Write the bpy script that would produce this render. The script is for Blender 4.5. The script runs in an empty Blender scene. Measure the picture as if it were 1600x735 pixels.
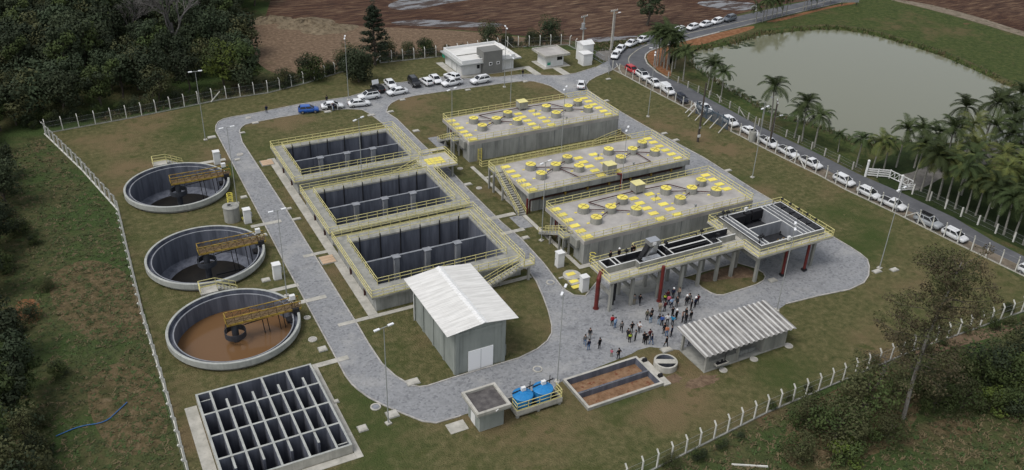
import bpy, bmesh, math, random
from mathutils import Vector, Matrix
from mathutils.geometry import tessellate_polygon
random.seed(7)
S = bpy.context.scene
COL = S.collection
R = math.radians
PI = math.pi

# ------------------------------------------------------------------ materials
def nmat(name, col, rough=.85, var=0., scale=.5, col2=None, bump=0., bscale=None, detail=6, objrand=0., spec=.3, stretch=(1,1,1), fac=(.35,.65), metal=0., streak=0.):
    m = bpy.data.materials.new(name); m.use_nodes = True
    nt = m.node_tree; N = nt.nodes; L = nt.links
    b = N['Principled BSDF']; b.inputs['Roughness'].default_value = rough
    b.inputs['Specular IOR Level'].default_value = spec; b.inputs['Metallic'].default_value = metal
    c1 = (*col, 1)
    if col2 is None:
        col2 = tuple(max(0, c*(1-var)) for c in col)
    c2 = (*col2, 1)
    tc = N.new('ShaderNodeTexCoord'); mp = N.new('ShaderNodeMapping'); mp.inputs['Scale'].default_value = stretch
    L.new(tc.outputs['Object'], mp.inputs['Vector'])
    src = None
    if var or col2 != col:
        n = N.new('ShaderNodeTexNoise'); n.inputs['Scale'].default_value = scale; n.inputs['Detail'].default_value = detail; n.inputs['Roughness'].default_value = .62
        L.new(mp.outputs[0], n.inputs['Vector'])
        r = N.new('ShaderNodeMapRange'); r.inputs[1].default_value = fac[0]; r.inputs[2].default_value = fac[1]
        L.new(n.outputs['Fac'], r.inputs[0])
        mx = N.new('ShaderNodeMix'); mx.data_type = 'RGBA'; mx.inputs[6].default_value = c1; mx.inputs[7].default_value = c2
        L.new(r.outputs[0], mx.inputs[0]); src = mx.outputs[2]
    if streak and src:
        mp2 = N.new('ShaderNodeMapping'); mp2.inputs['Scale'].default_value = (1.7,1.7,.07); L.new(tc.outputs['Object'], mp2.inputs['Vector'])
        ns = N.new('ShaderNodeTexNoise'); ns.inputs['Scale'].default_value = 1.0; ns.inputs['Detail'].default_value = 6; ns.inputs['Roughness'].default_value = .7; L.new(mp2.outputs[0], ns.inputs['Vector'])
        rs = N.new('ShaderNodeMapRange'); rs.inputs[1].default_value = .52; rs.inputs[2].default_value = .70; rs.inputs[4].default_value = streak; L.new(ns.outputs['Fac'], rs.inputs[0])
        ms = N.new('ShaderNodeMix'); ms.data_type = 'RGBA'; ms.inputs[7].default_value = tuple(c*.35 for c in col2)+(1,); L.new(rs.outputs[0], ms.inputs[0]); L.new(src, ms.inputs[6]); src = ms.outputs[2]
    if objrand:
        oi = N.new('ShaderNodeObjectInfo'); hs = N.new('ShaderNodeHueSaturation')
        mr = N.new('ShaderNodeMapRange'); mr.inputs[3].default_value = 1-objrand; mr.inputs[4].default_value = 1+objrand
        L.new(oi.outputs['Random'], mr.inputs[0]); L.new(mr.outputs[0], hs.inputs['Value'])
        mr2 = N.new('ShaderNodeMapRange'); mr2.inputs[3].default_value = .5-.035*objrand; mr2.inputs[4].default_value = .5+.03*objrand
        ml = N.new('ShaderNodeMath'); ml.operation = 'MULTIPLY'; ml.inputs[1].default_value = 7.31
        fr = N.new('ShaderNodeMath'); fr.operation = 'FRACT'
        L.new(oi.outputs['Random'], ml.inputs[0]); L.new(ml.outputs[0], fr.inputs[0]); L.new(fr.outputs[0], mr2.inputs[0]); L.new(mr2.outputs[0], hs.inputs['Hue'])
        if src: L.new(src, hs.inputs['Color'])
        else: hs.inputs['Color'].default_value = c1
        src = hs.outputs[0]
    if src: L.new(src, b.inputs['Base Color'])
    else: b.inputs['Base Color'].default_value = c1
    if bump:
        n2 = N.new('ShaderNodeTexNoise'); n2.inputs['Scale'].default_value = bscale or scale*4; n2.inputs['Detail'].default_value = 4
        L.new(mp.outputs[0], n2.inputs['Vector'])
        bp = N.new('ShaderNodeBump'); bp.inputs['Strength'].default_value = bump; bp.inputs['Distance'].default_value = .1
        L.new(n2.outputs['Fac'], bp.inputs['Height']); L.new(bp.outputs[0], b.inputs['Normal'])
    return m

def ramp_mat(name, stops, scale, rough=.95, detail=8, dist=0., bump=.4, bscale=3., mix2=None, spec=.1):
    """colour ramp over world-space noise, with an optional second patch colour (col, scale, lo, hi)"""
    m = bpy.data.materials.new(name); m.use_nodes = True
    nt = m.node_tree; N = nt.nodes; L = nt.links; b = N['Principled BSDF']
    b.inputs['Roughness'].default_value = rough; b.inputs['Specular IOR Level'].default_value = spec
    g = N.new('ShaderNodeNewGeometry')
    n = N.new('ShaderNodeTexNoise'); n.inputs['Scale'].default_value = scale; n.inputs['Detail'].default_value = detail; n.inputs['Roughness'].default_value = .68; n.inputs['Distortion'].default_value = dist
    L.new(g.outputs['Position'], n.inputs['Vector'])
    cr = N.new('ShaderNodeValToRGB'); e = cr.color_ramp.elements
    while len(e) < len(stops): e.new(.5)
    for k, (p, c) in enumerate(stops):
        e[k].position = p; e[k].color = (*c, 1)
    L.new(n.outputs['Fac'], cr.inputs[0]); out = cr.outputs[0]
    for (c, sc, lo, hi) in (mix2 or []):
        n3 = N.new('ShaderNodeTexNoise'); n3.inputs['Scale'].default_value = sc; n3.inputs['Detail'].default_value = 5; n3.inputs['Roughness'].default_value = .6
        of = N.new('ShaderNodeVectorMath'); of.operation = 'ADD'; of.inputs[1].default_value = (sc*913, 17.3/sc, 0)
        L.new(g.outputs['Position'], of.inputs[0]); L.new(of.outputs[0], n3.inputs['Vector'])
        mr = N.new('ShaderNodeMapRange'); mr.interpolation_type = 'SMOOTHSTEP'; mr.inputs[1].default_value = lo; mr.inputs[2].default_value = hi
        L.new(n3.outputs['Fac'], mr.inputs[0])
        mx = N.new('ShaderNodeMix'); mx.data_type = 'RGBA'; mx.inputs[7].default_value = (*c, 1)
        L.new(mr.outputs[0], mx.inputs[0]); L.new(out, mx.inputs[6]); out = mx.outputs[2]
    L.new(out, b.inputs['Base Color'])
    n2 = N.new('ShaderNodeTexNoise'); n2.inputs['Scale'].default_value = bscale; n2.inputs['Detail'].default_value = 5
    L.new(g.outputs['Position'], n2.inputs['Vector'])
    bp = N.new('ShaderNodeBump'); bp.inputs['Strength'].default_value = bump; bp.inputs['Distance'].default_value = .3
    L.new(n2.outputs['Fac'], bp.inputs['Height']); L.new(bp.outputs[0], b.inputs['Normal'])
    return m

M = {}
M['concrete'] = nmat('concrete', (.34,.335,.30), .9, scale=.8, col2=(.22,.22,.20), bump=.15, stretch=(1,1,.35), streak=0.35)
M['concrete_grey'] = nmat('concrete_grey', (.33,.335,.315), .9, scale=.6, col2=(.215,.22,.205), fac=(.4,.64), detail=9, bump=.15, stretch=(1,1,.3), streak=0.55)
M['concrete_light'] = nmat('concrete_light', (.48,.46,.41), .9, scale=.7, col2=(.33,.32,.28), bump=.12, streak=0.35)
M['concrete_top'] = nmat('concrete_top', (.42,.402,.375), .9, scale=.35, col2=(.29,.272,.255), bump=.1, detail=9)
M['rim'] = nmat('rim_concrete', (.42,.43,.40), .9, scale=.9, col2=(.30,.31,.29), streak=0.35)
M['bitumen'] = nmat('bitumen_wall', (.150,.162,.196), .75, scale=1.1, col2=(.075,.083,.106), bump=.1, stretch=(1,1,.12), detail=8, streak=0.55)
M['bitumen_rim'] = nmat('bitumen_rim', (.26,.27,.29), .8, scale=1.1, col2=(.17,.18,.195), stretch=(1,1,.3))
M['bitumen_dark'] = nmat('black_bitumen', (.030,.031,.035), .7, scale=1.5, col2=(.018,.019,.022))
M['rim_white'] = nmat('pale_rim', (.60,.60,.575), .9, scale=.9, col2=(.47,.47,.45))
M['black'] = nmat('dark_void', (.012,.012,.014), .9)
M['sludge'] = nmat('dark_sludge', (.010,.009,.008), .4, scale=.8, col2=(.017,.015,.012))
M['yellow_rail'] = nmat('yellow_rail_paint', (.72,.65,.27), .6, scale=1.2, col2=(.58,.53,.25))
M['yellow'] = nmat('yellow_lid_paint', (.80,.69,.12), .6, scale=1.6, col2=(.68,.57,.13), objrand=.1)
M['yellow_rust'] = nmat('weathered_yellow_paint', (.42,.30,.05), .7, scale=1.3, col2=(.22,.13,.035))
M['rust'] = nmat('rusty_steel', (.10,.065,.035), .85, scale=2, col2=(.17,.12,.06))
M['pipe_red'] = nmat('dark_red_pipe', (.15,.025,.02), .5, scale=2, col2=(.10,.02,.018))
M['pipe_brown'] = nmat('brown_pipe', (.075,.028,.024), .6, scale=2, col2=(.05,.022,.02))
M['pipe_black'] = nmat('black_pipe', (.018,.018,.02), .5)
M['dark_steel'] = nmat('dark_painted_steel', (.055,.06,.07), .6, scale=2, col2=(.035,.038,.045))
M['white'] = nmat('white_paint', (.74,.74,.73), .6, scale=.9, col2=(.64,.64,.62))
M['white_post'] = nmat('white_concrete_post', (.66,.65,.60), .8, scale=1.4, col2=(.50,.49,.44))
M['door_white'] = nmat('fresh_white_door', (.86,.86,.86), .5)
M['roof_white'] = nmat('white_roof_sheet', (.72,.71,.68), .8, scale=1.3, col2=(.54,.53,.50), stretch=(.2,2.2,1), detail=9)
M['roof_grey'] = nmat('fibre_cement_sheet', (.58,.57,.54), .85, scale=.8, col2=(.42,.41,.39), detail=9, stretch=(1,.3,1))
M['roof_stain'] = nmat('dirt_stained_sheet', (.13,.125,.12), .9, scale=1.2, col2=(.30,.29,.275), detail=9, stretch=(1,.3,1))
M['roof_dark'] = nmat('stained_flat_roof', (.06,.055,.055), .9, scale=1.4, col2=(.13,.12,.115), detail=9)
M['wall_green'] = nmat('grey_green_wall', (.29,.31,.285), .85, scale=.5, col2=(.22,.24,.22), stretch=(1,1,.4), bump=.08, streak=0.35)
M['grey_wall'] = nmat('grey_painted_wall', (.19,.19,.175), .85, scale=.7, col2=(.16,.16,.15))
M['steel'] = nmat('galvanised_steel', (.42,.43,.44), .45, scale=2, col2=(.33,.34,.35), metal=.5)
M['stainless'] = nmat('stainless_steel', (.55,.56,.57), .35, metal=.8)
M['lamp_pole'] = nmat('grey_pole_paint', (.30,.31,.30), .6)
M['lamp_head'] = nmat('lamp_head_white', (.75,.76,.77), .5)
M['wood'] = nmat('pole_wood', (.085,.072,.06), .9, scale=2, col2=(.05,.042,.035))
M['plank'] = nmat('pale_plank', (.55,.40,.27), .85, scale=2, col2=(.42,.30,.20), stretch=(1,6,1))
M['glass'] = nmat('dark_glass', (.012,.014,.017), .12, spec=.5)
M['tyre'] = nmat('tyre_rubber', (.014,.014,.015), .85)
M['alloy'] = nmat('wheel_rim', (.28,.28,.29), .4, metal=.6)
M['plastic'] = nmat('black_plastic', (.02,.02,.021), .6)
M['headlight'] = nmat('headlight_glass', (.62,.64,.66), .15, spec=.5)
M['tail'] = nmat('red_tail_lamp', (.28,.012,.012), .3)
M['blue_tank'] = nmat('blue_plastic_tank', (.025,.22,.50), .45, scale=1.2, col2=(.02,.18,.43))
M['blue_hose'] = nmat('blue_hose', (.03,.12,.30), .6)
M['green_sign'] = nmat('green_sign', (.03,.30,.19), .6)
M['sand'] = ramp_mat('brown_sand', [(.3,(.13,.075,.042)),(.5,(.24,.145,.085)),(.75,(.33,.22,.14))], .9, bump=.5, bscale=4, mix2=[((.16,.06,.035),1.6,.56,.68)])
M['curb'] = nmat('kerb_concrete', (.46,.44,.41), .9, scale=1.2, col2=(.28,.27,.255))
M['gate_steel'] = nmat('blue_grey_gate_steel', (.085,.115,.145), .55)
M['trunk'] = nmat('tree_bark', (.10,.085,.068), .95, scale=3, col2=(.05,.042,.034))
M['pale_bark'] = nmat('pale_bark', (.23,.215,.19), .95, scale=3, col2=(.13,.12,.105))
M['palm_trunk'] = nmat('palm_trunk', (.31,.30,.26), .95, scale=4, col2=(.19,.18,.155), stretch=(1,1,3))
def leaf(name, a, b, r=.3):
    m = nmat(name, a, .75, scale=1.1, col2=b, objrand=r, spec=.15, fac=(.3,.7), detail=3)
    return m
M['leaf_dark'] = leaf('dark_leaves', (.042,.055,.028), (.022,.032,.016), .42)
M['leaf_mid'] = leaf('mid_green_leaves', (.062,.082,.024), (.034,.05,.018), .25)
M['leaf_bright'] = leaf('bright_green_leaves', (.115,.150,.028), (.062,.09,.022), .2)
M['leaf_olive'] = leaf('olive_leaves', (.080,.084,.036), (.046,.050,.022), .2)
M['leaf_brown'] = leaf('bronze_leaves', (.090,.072,.040), (.055,.048,.028), .15)
M['leaf_pine'] = leaf('pine_needles', (.024,.034,.019), (.012,.019,.011), .2)
M['palm_leaf'] = leaf('palm_fronds', (.050,.068,.024), (.026,.039,.014), .3)
M['palm_leaf_yellow'] = leaf('yellowish_palm_fronds', (.115,.125,.035), (.055,.075,.025), .2)
M['palm_shaft'] = nmat('palm_crownshaft', (.085,.12,.045), .6)
M['bare_twig'] = nmat('bare_grey_twig', (.22,.205,.195), .95, scale=2, col2=(.10,.092,.085))
M['skin'] = nmat('skin', (.36,.20,.135), .6)
M['hair'] = nmat('dark_hair', (.012,.010,.009), .7)
M['helmet'] = nmat('white_helmet', (.80,.80,.80), .35)
M['purple_leaf'] = leaf('purple_leaves', (.075,.02,.028), (.04,.013,.018), .1)

# ground surfaces
M['lawn'] = ramp_mat('mown_lawn', [(.30,(.050,.059,.021)),(.45,(.086,.087,.036)),(.58,(.126,.114,.053)),(.76,(.19,.160,.088))], 1.1, dist=.3, bump=.8, bscale=5, detail=12,
    mix2=[((.050,.070,.021),.05,.50,.70), ((.158,.118,.064),.065,.48,.68), ((.066,.074,.026),.42,.55,.70), ((.185,.150,.088),1.9,.62,.78)])
M['rough'] = ramp_mat('rough_grass', [(.28,(.032,.042,.017)),(.45,(.060,.066,.027)),(.60,(.088,.082,.038)),(.78,(.130,.108,.060))], .8, dist=.5, bump=1.0, bscale=2.5, detail=12,
    mix2=[((.045,.070,.022),.06,.44,.60), ((.118,.082,.048),.10,.58,.74), ((.035,.042,.016),.35,.56,.72)])
M['dry_ground'] = ramp_mat('dry_scrub_ground', [(.28,(.045,.042,.020)),(.45,(.090,.072,.036)),(.60,(.135,.100,.056)),(.78,(.175,.135,.085))], .9, dist=.6, bump=1.0, bscale=2.5, detail=12, mix2=[((.055,.056,.024),.3,.5,.68)])
M['green_bank'] = ramp_mat('green_bank_grass', [(.3,(.026,.040,.012)),(.48,(.050,.068,.020)),(.70,(.090,.095,.036))], .9, bump=.8, bscale=3, detail=11,
    mix2=[((.105,.085,.042),.05,.50,.66), ((.038,.052,.016),.4,.5,.7), ((.12,.075,.042),.22,.64,.72)])
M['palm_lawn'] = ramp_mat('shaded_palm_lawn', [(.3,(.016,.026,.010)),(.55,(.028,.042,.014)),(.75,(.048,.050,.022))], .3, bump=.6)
M['bare_soil'] = ramp_mat('bare_field_soil', [(.30,(.090,.062,.041)),(.5,(.145,.100,.066)),(.70,(.225,.163,.11))], 1.3, dist=.4, bump=.6, bscale=2.2, detail=10, mix2=[((.10,.085,.045),.06,.56,.72)])
M['orange_soil'] = ramp_mat('orange_earth', [(.3,(.13,.058,.027)),(.5,(.20,.095,.047)),(.72,(.29,.16,.09))], .9, bump=.5)
M['gravel'] = ramp_mat('grey_gravel', [(.3,(.12,.115,.105)),(.55,(.19,.18,.165)),(.8,(.27,.255,.235))], .8, bump=.4, bscale=8)
M['verge'] = ramp_mat('dry_verge', [(.3,(.11,.092,.066)),(.55,(.20,.165,.125)),(.8,(.29,.245,.19))], .6, bump=.4, bscale=6, mix2=[((.06,.06,.03),.5,.55,.68)])
M['asphalt'] = ramp_mat('asphalt', [(.3,(.085,.088,.096)),(.55,(.115,.118,.126)),(.8,(.16,.16,.165))], .35, bump=.15, bscale=12, rough=.85, mix2=[((.17,.155,.135),.13,.60,.78)])
M['line'] = nmat('faded_road_paint', (.40,.38,.30), .8, scale=.5, col2=(.20,.195,.17))

def paver_mat():
    m = bpy.data.materials.new('grey_concrete_pavers'); m.use_nodes = True
    nt = m.node_tree; N = nt.nodes; L = nt.links; b = N['Principled BSDF']; b.inputs['Roughness'].default_value = .9; b.inputs['Specular IOR Level'].default_value = .2
    g = N.new('ShaderNodeNewGeometry')
    v = N.new('ShaderNodeTexVoronoi'); v.inputs['Scale'].default_value = 4.2; L.new(g.outputs['Position'], v.inputs['Vector'])
    cr = N.new('ShaderNodeValToRGB'); e = cr.color_ramp.elements
    e[0].position = 0; e[0].color = (.205,.210,.217,1); e[1].position = 1; e[1].color = (.272,.277,.285,1)
    sp = N.new('ShaderNodeSeparateColor'); L.new(v.outputs['Color'], sp.inputs[0]); L.new(sp.outputs[0], cr.inputs[0])
    # scattered darker and paler pavers
    v2 = N.new('ShaderNodeTexVoronoi'); v2.inputs['Scale'].default_value = 4.2; L.new(g.outputs['Position'], v2.inputs['Vector'])
    sp2 = N.new('ShaderNodeSeparateColor'); L.new(v2.outputs['Color'], sp2.inputs[0])
    mr = N.new('ShaderNodeMapRange'); mr.inputs[1].default_value = .88; mr.inputs[2].default_value = .9; L.new(sp2.outputs[1], mr.inputs[0])
    mx = N.new('ShaderNodeMix'); mx.data_type = 'RGBA'; mx.inputs[7].default_value = (.170,.175,.185,1); L.new(mr.outputs[0], mx.inputs[0]); L.new(cr.outputs[0], mx.inputs[6])
    n = N.new('ShaderNodeTexNoise'); n.inputs['Scale'].default_value = .16; n.inputs['Detail'].default_value = 9; n.inputs['Roughness'].default_value = .7; L.new(g.outputs['Position'], n.inputs['Vector'])
    mr2 = N.new('ShaderNodeMapRange'); mr2.inputs[1].default_value = .50; mr2.inputs[2].default_value = .70; mr2.inputs[4].default_value = .85; L.new(n.outputs['Fac'], mr2.inputs[0])
    mx2 = N.new('ShaderNodeMix'); mx2.data_type = 'RGBA'; mx2.inputs[7].default_value = (.36,.355,.34,1); L.new(mr2.outputs[0], mx2.inputs[0]); L.new(mx.outputs[2], mx2.inputs[6])
    n4 = N.new('ShaderNodeTexNoise'); n4.inputs['Scale'].default_value = .5; n4.inputs['Detail'].default_value = 6; L.new(g.outputs['Position'], n4.inputs['Vector'])
    mr4 = N.new('ShaderNodeMapRange'); mr4.inputs[1].default_value = .58; mr4.inputs[2].default_value = .75; mr4.inputs[4].default_value = .5; L.new(n4.outputs['Fac'], mr4.inputs[0])
    mx4 = N.new('ShaderNodeMix'); mx4.data_type = 'RGBA'; mx4.inputs[7].default_value = (.11,.112,.118,1); L.new(mr4.outputs[0], mx4.inputs[0]); L.new(mx2.outputs[2], mx4.inputs[6])
    L.new(mx4.outputs[2], b.inputs['Base Color'])
    return m
M['paver'] = paver_mat()

def plough_mat():
    m = bpy.data.materials.new('ploughed_soil'); m.use_nodes = True
    nt = m.node_tree; N = nt.nodes; L = nt.links; b = N['Principled BSDF']
    g = N.new('ShaderNodeNewGeometry'); mp = N.new('ShaderNodeMapping'); mp.inputs['Rotation'].default_value = (0,0,R(24)); mp.inputs['Scale'].default_value = (.16,1.0,1)
    L.new(g.outputs['Position'], mp.inputs[0])
    n = N.new('ShaderNodeTexNoise'); n.inputs['Scale'].default_value = 1.0; n.inputs['Detail'].default_value = 9; n.inputs['Roughness'].default_value = .72; n.inputs['Distortion'].default_value = .6
    L.new(mp.outputs[0], n.inputs['Vector'])
    cr = N.new('ShaderNodeValToRGB'); e = cr.color_ramp.elements; e.new(.5); e.new(.6)
    for k, (p, c) in enumerate([(.33,(.030,.017,.012)),(.47,(.068,.037,.025)),(.56,(.120,.074,.046)),(.66,(.21,.15,.095))]): e[k].position = p; e[k].color = (*c,1)
    L.new(n.outputs['Fac'], cr.inputs[0])
    n2 = N.new('ShaderNodeTexNoise'); n2.inputs['Scale'].default_value = .02; n2.inputs['Detail'].default_value = 4; L.new(g.outputs['Position'], n2.inputs['Vector'])
    mr = N.new('ShaderNodeMapRange'); mr.inputs[1].default_value = .4; mr.inputs[2].default_value = .65; L.new(n2.outputs['Fac'], mr.inputs[0])
    mx = N.new('ShaderNodeMix'); mx.data_type = 'RGBA'; mx.blend_type = 'MULTIPLY'; mx.inputs[7].default_value = (.62,.50,.46,1); L.new(mr.outputs[0], mx.inputs[0]); L.new(cr.outputs[0], mx.inputs[6])
    L.new(mx.outputs[2], b.inputs['Base Color']); b.inputs['Roughness'].default_value = .9; b.inputs['Specular IOR Level'].default_value = .15
    bp = N.new('ShaderNodeBump'); bp.inputs['Strength'].default_value = .8; bp.inputs['Distance'].default_value = .5; L.new(n.outputs['Fac'], bp.inputs['Height']); L.new(bp.outputs[0], b.inputs['Normal'])
    return m
M['plough'] = plough_mat()

def wet_mat():
    m = bpy.data.materials.new('waterlogged_soil'); m.use_nodes = True
    nt = m.node_tree; N = nt.nodes; L = nt.links; b = N['Principled BSDF']
    g = N.new('ShaderNodeNewGeometry'); mp = N.new('ShaderNodeMapping'); mp.inputs['Rotation'].default_value = (0,0,R(24)); mp.inputs['Scale'].default_value = (.12,.42,1); L.new(g.outputs['Position'], mp.inputs[0])
    n = N.new('ShaderNodeTexNoise'); n.inputs['Scale'].default_value = 1.; n.inputs['Detail'].default_value = 9; n.inputs['Roughness'].default_value = .7; L.new(mp.outputs[0], n.inputs['Vector'])
    mr = N.new('ShaderNodeMapRange'); mr.inputs[1].default_value = .47; mr.inputs[2].default_value = .53; L.new(n.outputs['Fac'], mr.inputs[0])
    mx = N.new('ShaderNodeMix'); mx.data_type = 'RGBA'; mx.inputs[6].default_value = (.045,.028,.021,1); mx.inputs[7].default_value = (.125,.118,.118,1); L.new(mr.outputs[0], mx.inputs[0]); L.new(mx.outputs[2], b.inputs['Base Color'])
    rr = N.new('ShaderNodeMapRange'); rr.inputs[3].default_value = .9; rr.inputs[4].default_value = .12; L.new(mr.outputs[0], rr.inputs[0]); L.new(rr.outputs[0], b.inputs['Roughness'])
    return m
M['wet'] = wet_mat()

def water_mat(name, col, rough=.06, bump=.03, sc=1.2):
    m = bpy.data.materials.new(name); m.use_nodes = True
    nt = m.node_tree; N = nt.nodes; L = nt.links; b = N['Principled BSDF']
    b.inputs['Base Color'].default_value = (*col,1); b.inputs['Roughness'].default_value = rough; b.inputs['IOR'].default_value = 1.33
    g = N.new('ShaderNodeNewGeometry'); n = N.new('ShaderNodeTexNoise'); n.inputs['Scale'].default_value = sc; n.inputs['Detail'].default_value = 4; L.new(g.outputs['Position'], n.inputs['Vector'])
    bp = N.new('ShaderNodeBump'); bp.inputs['Strength'].default_value = bump; bp.inputs['Distance'].default_value = .1; L.new(n.outputs['Fac'], bp.inputs['Height']); L.new(bp.outputs[0], b.inputs['Normal'])
    return m
M['pond'] = water_mat('murky_pond_water', (.158,.160,.104), .05, .05, 2.5); M['pond'].node_tree.nodes['Principled BSDF'].inputs['Specular IOR Level'].default_value = .95
M['brown_water'] = water_mat('brown_sludge_water', (.155,.086,.040), .12, .02)

def mesh_mat():
    m = bpy.data.materials.new('wire_mesh'); m.use_nodes = True
    nt = m.node_tree; N = nt.nodes; L = nt.links; b = N['Principled BSDF']; b.inputs['Base Color'].default_value = (.10,.105,.105,1); b.inputs['Roughness'].default_value = .6
    # diagonal chain-link wires of 6 mm on a 60 mm pitch average to about a fifth of cover at this distance
    t = N.new('ShaderNodeBsdfTransparent'); mx = N.new('ShaderNodeMixShader'); mx.inputs[0].default_value = .10
    out = N['Material Output']; L.new(t.outputs[0], mx.inputs[1]); L.new(b.outputs[0], mx.inputs[2]); L.new(mx.outputs[0], out.inputs[0])
    return m
M['wire'] = mesh_mat()
def car_paint(name, c, rough=.3):
    m = nmat(name, c, rough, spec=.5); m.node_tree.nodes['Principled BSDF'].inputs['Coat Weight'].default_value = .4
    return m
M['car_white'] = car_paint('white_car_paint', (.72,.73,.74)); M['car_blue'] = car_paint('blue_car_paint', (.012,.085,.36))
M['car_black'] = car_paint('black_car_paint', (.012,.012,.013)); M['car_red'] = car_paint('red_car_paint', (.42,.012,.018))
M['car_navy'] = car_paint('navy_car_paint', (.015,.018,.033)); M['car_silver'] = car_paint('silver_car_paint', (.36,.38,.40)); M['car_grey'] = car_paint('grey_car_paint', (.10,.115,.135))

# ------------------------------------------------------------------ mesh helper
class MB:
    def __init__(s): s.v = []; s.f = []; s.m = []; s.mats = []; s.smooth = []
    def mi(s, m):
        m = M[m] if isinstance(m, str) else m
        if m not in s.mats: s.mats.append(m)
        return s.mats.index(m)
    def add(s, vs, fs, m, smooth=False):
        o = len(s.v); s.v += [tuple(p) for p in vs]; k = s.mi(m)
        for f in fs: s.f.append(tuple(i+o for i in f)); s.m.append(k); s.smooth.append(smooth)
    def box(s, x0, y0, z0, x1, y1, z1, m):
        if x0 > x1: x0, x1 = x1, x0
        if y0 > y1: y0, y1 = y1, y0
        s.add([(x0,y0,z0),(x1,y0,z0),(x1,y1,z0),(x0,y1,z0),(x0,y0,z1),(x1,y0,z1),(x1,y1,z1),(x0,y1,z1)],
              [(3,2,1,0),(4,5,6,7),(0,1,5,4),(1,2,6,5),(2,3,7,6),(3,0,4,7)], m)
    def beam(s, p, q, w, h, m):
        p = Vector(p); q = Vector(q); d = (q-p)
        if d.length < 1e-6: return
        d.normalize(); up = Vector((0,0,1)) if abs(d.z) < .95 else Vector((0,1,0))
        a = d.cross(up).normalized()*(w/2); b = a.cross(d).normalized()*(h/2)
        vs = [p-a-b, p+a-b, p+a+b, p-a+b, q-a-b, q+a-b, q+a+b, q-a+b]
        s.add(vs, [(3,2,1,0),(4,5,6,7),(0,1,5,4),(1,2,6,5),(2,3,7,6),(3,0,4,7)], m)
    def tube(s, p, q, r0, r1, m, n=10, caps=True):
        p = Vector(p); q = Vector(q); d = (q-p).normalized(); up = Vector((0,0,1)) if abs(d.z) < .95 else Vector((0,1,0))
        a = d.cross(up).normalized(); b = a.cross(d)
        vs = []
        for c, r in ((p,r0),(q,r1)):
            for k in range(n):
                t = 2*PI*k/n; vs.append(c+(a*math.cos(t)+b*math.sin(t))*r)
        s.add(vs, [(k,(k+1)%n,n+(k+1)%n,n+k) for k in range(n)], m, True)
        if caps: s.add(vs, [tuple(range(n))[::-1], tuple(range(n,2*n))], m)
    def path(s, pts, r, m, n=8):
        for a, b in zip(pts, pts[1:]): s.tube(a, b, r, r, m, n)
        for p in pts[1:-1]: s.ball(p, r*1.02, m, 8, 5)
    def ball(s, c, r, m, n=10, k=6, sz=1.):
        vs = [(c[0], c[1], c[2]-r*sz)]
        for j in range(1, k):
            t = PI*j/k
            for i in range(n): vs.append((c[0]+r*math.sin(t)*math.cos(2*PI*i/n), c[1]+r*math.sin(t)*math.sin(2*PI*i/n), c[2]-r*sz*math.cos(t)))
        vs.append((c[0], c[1], c[2]+r*sz)); fs = [(0, 1+(i+1)%n, 1+i) for i in range(n)]
        for j in range(k-2):
            for i in range(n): fs.append((1+j*n+i, 1+j*n+(i+1)%n, 1+(j+1)*n+(i+1)%n, 1+(j+1)*n+i))
        l = len(vs)-1; fs += [(l, 1+(k-2)*n+i, 1+(k-2)*n+(i+1)%n) for i in range(n)]
        s.add(vs, fs, m, True)
    def lathe(s, prof, c, mats, n=64, smooth=True):
        """prof [(r,z)...]; mats one name or one per segment"""
        vs = []
        for r, z in prof:
            for k in range(n):
                t = 2*PI*k/n; vs.append((c[0]+r*math.cos(t), c[1]+r*math.sin(t), c[2]+z))
        for j in range(len(prof)-1):
            mm = mats[j] if isinstance(mats, (list,tuple)) else mats
            fs = [(j*n+k, j*n+(k+1)%n, (j+1)*n+(k+1)%n, (j+1)*n+k) for k in range(n)]
            o = [vs[i] for i in range(j*n, (j+2)*n)]
            s.add(o, [(k,(k+1)%n,n+(k+1)%n,n+k) for k in range(n)], mm, smooth)
    def prism(s, poly, z0, z1, m, mtop=None):
        n = len(poly); ar = sum(poly[i][0]*poly[(i+1)%n][1]-poly[(i+1)%n][0]*poly[i][1] for i in range(n))
        if ar < 0: poly = poly[::-1]
        vs = [(x,y,z0) for x,y in poly]+[(x,y,z1) for x,y in poly]
        s.add(vs, [(k,(k+1)%n,n+(k+1)%n,n+k) for k in range(n)], m)
        s.add(vs, [tuple(range(n,2*n)), tuple(range(n))[::-1]], mtop or m)
    def sheet(s, poly, z, m, holes=()):
        loops = [[Vector((x,y,0)) for x,y in poly]]+[[Vector((x,y,0)) for x,y in h] for h in holes]
        flat = [p for l in loops for p in l]
        tris = tessellate_polygon(loops); fs = []
        for t in tris:
            a, b, c = (flat[i] for i in t)
            if abs((b-a).cross(c-a).z) < 1e-9: continue
            fs.append(t if (b-a).cross(c-a).z > 0 else t[::-1])
        s.add([(p.x,p.y,z) for p in flat], fs, m)
    def build(s, name, parent=None, loc=None, rotz=0):
        me = bpy.data.meshes.new(name); me.from_pydata(s.v, [], s.f)
        for m in s.mats: me.materials.append(m)
        me.polygons.foreach_set('material_index', s.m); me.polygons.foreach_set('use_smooth', s.smooth); me.update()
        o = bpy.data.objects.new(name, me); COL.objects.link(o)
        if parent: o.parent = parent
        if loc is not None: o.location = loc
        o.rotation_euler.z = rotz
        return o

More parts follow.
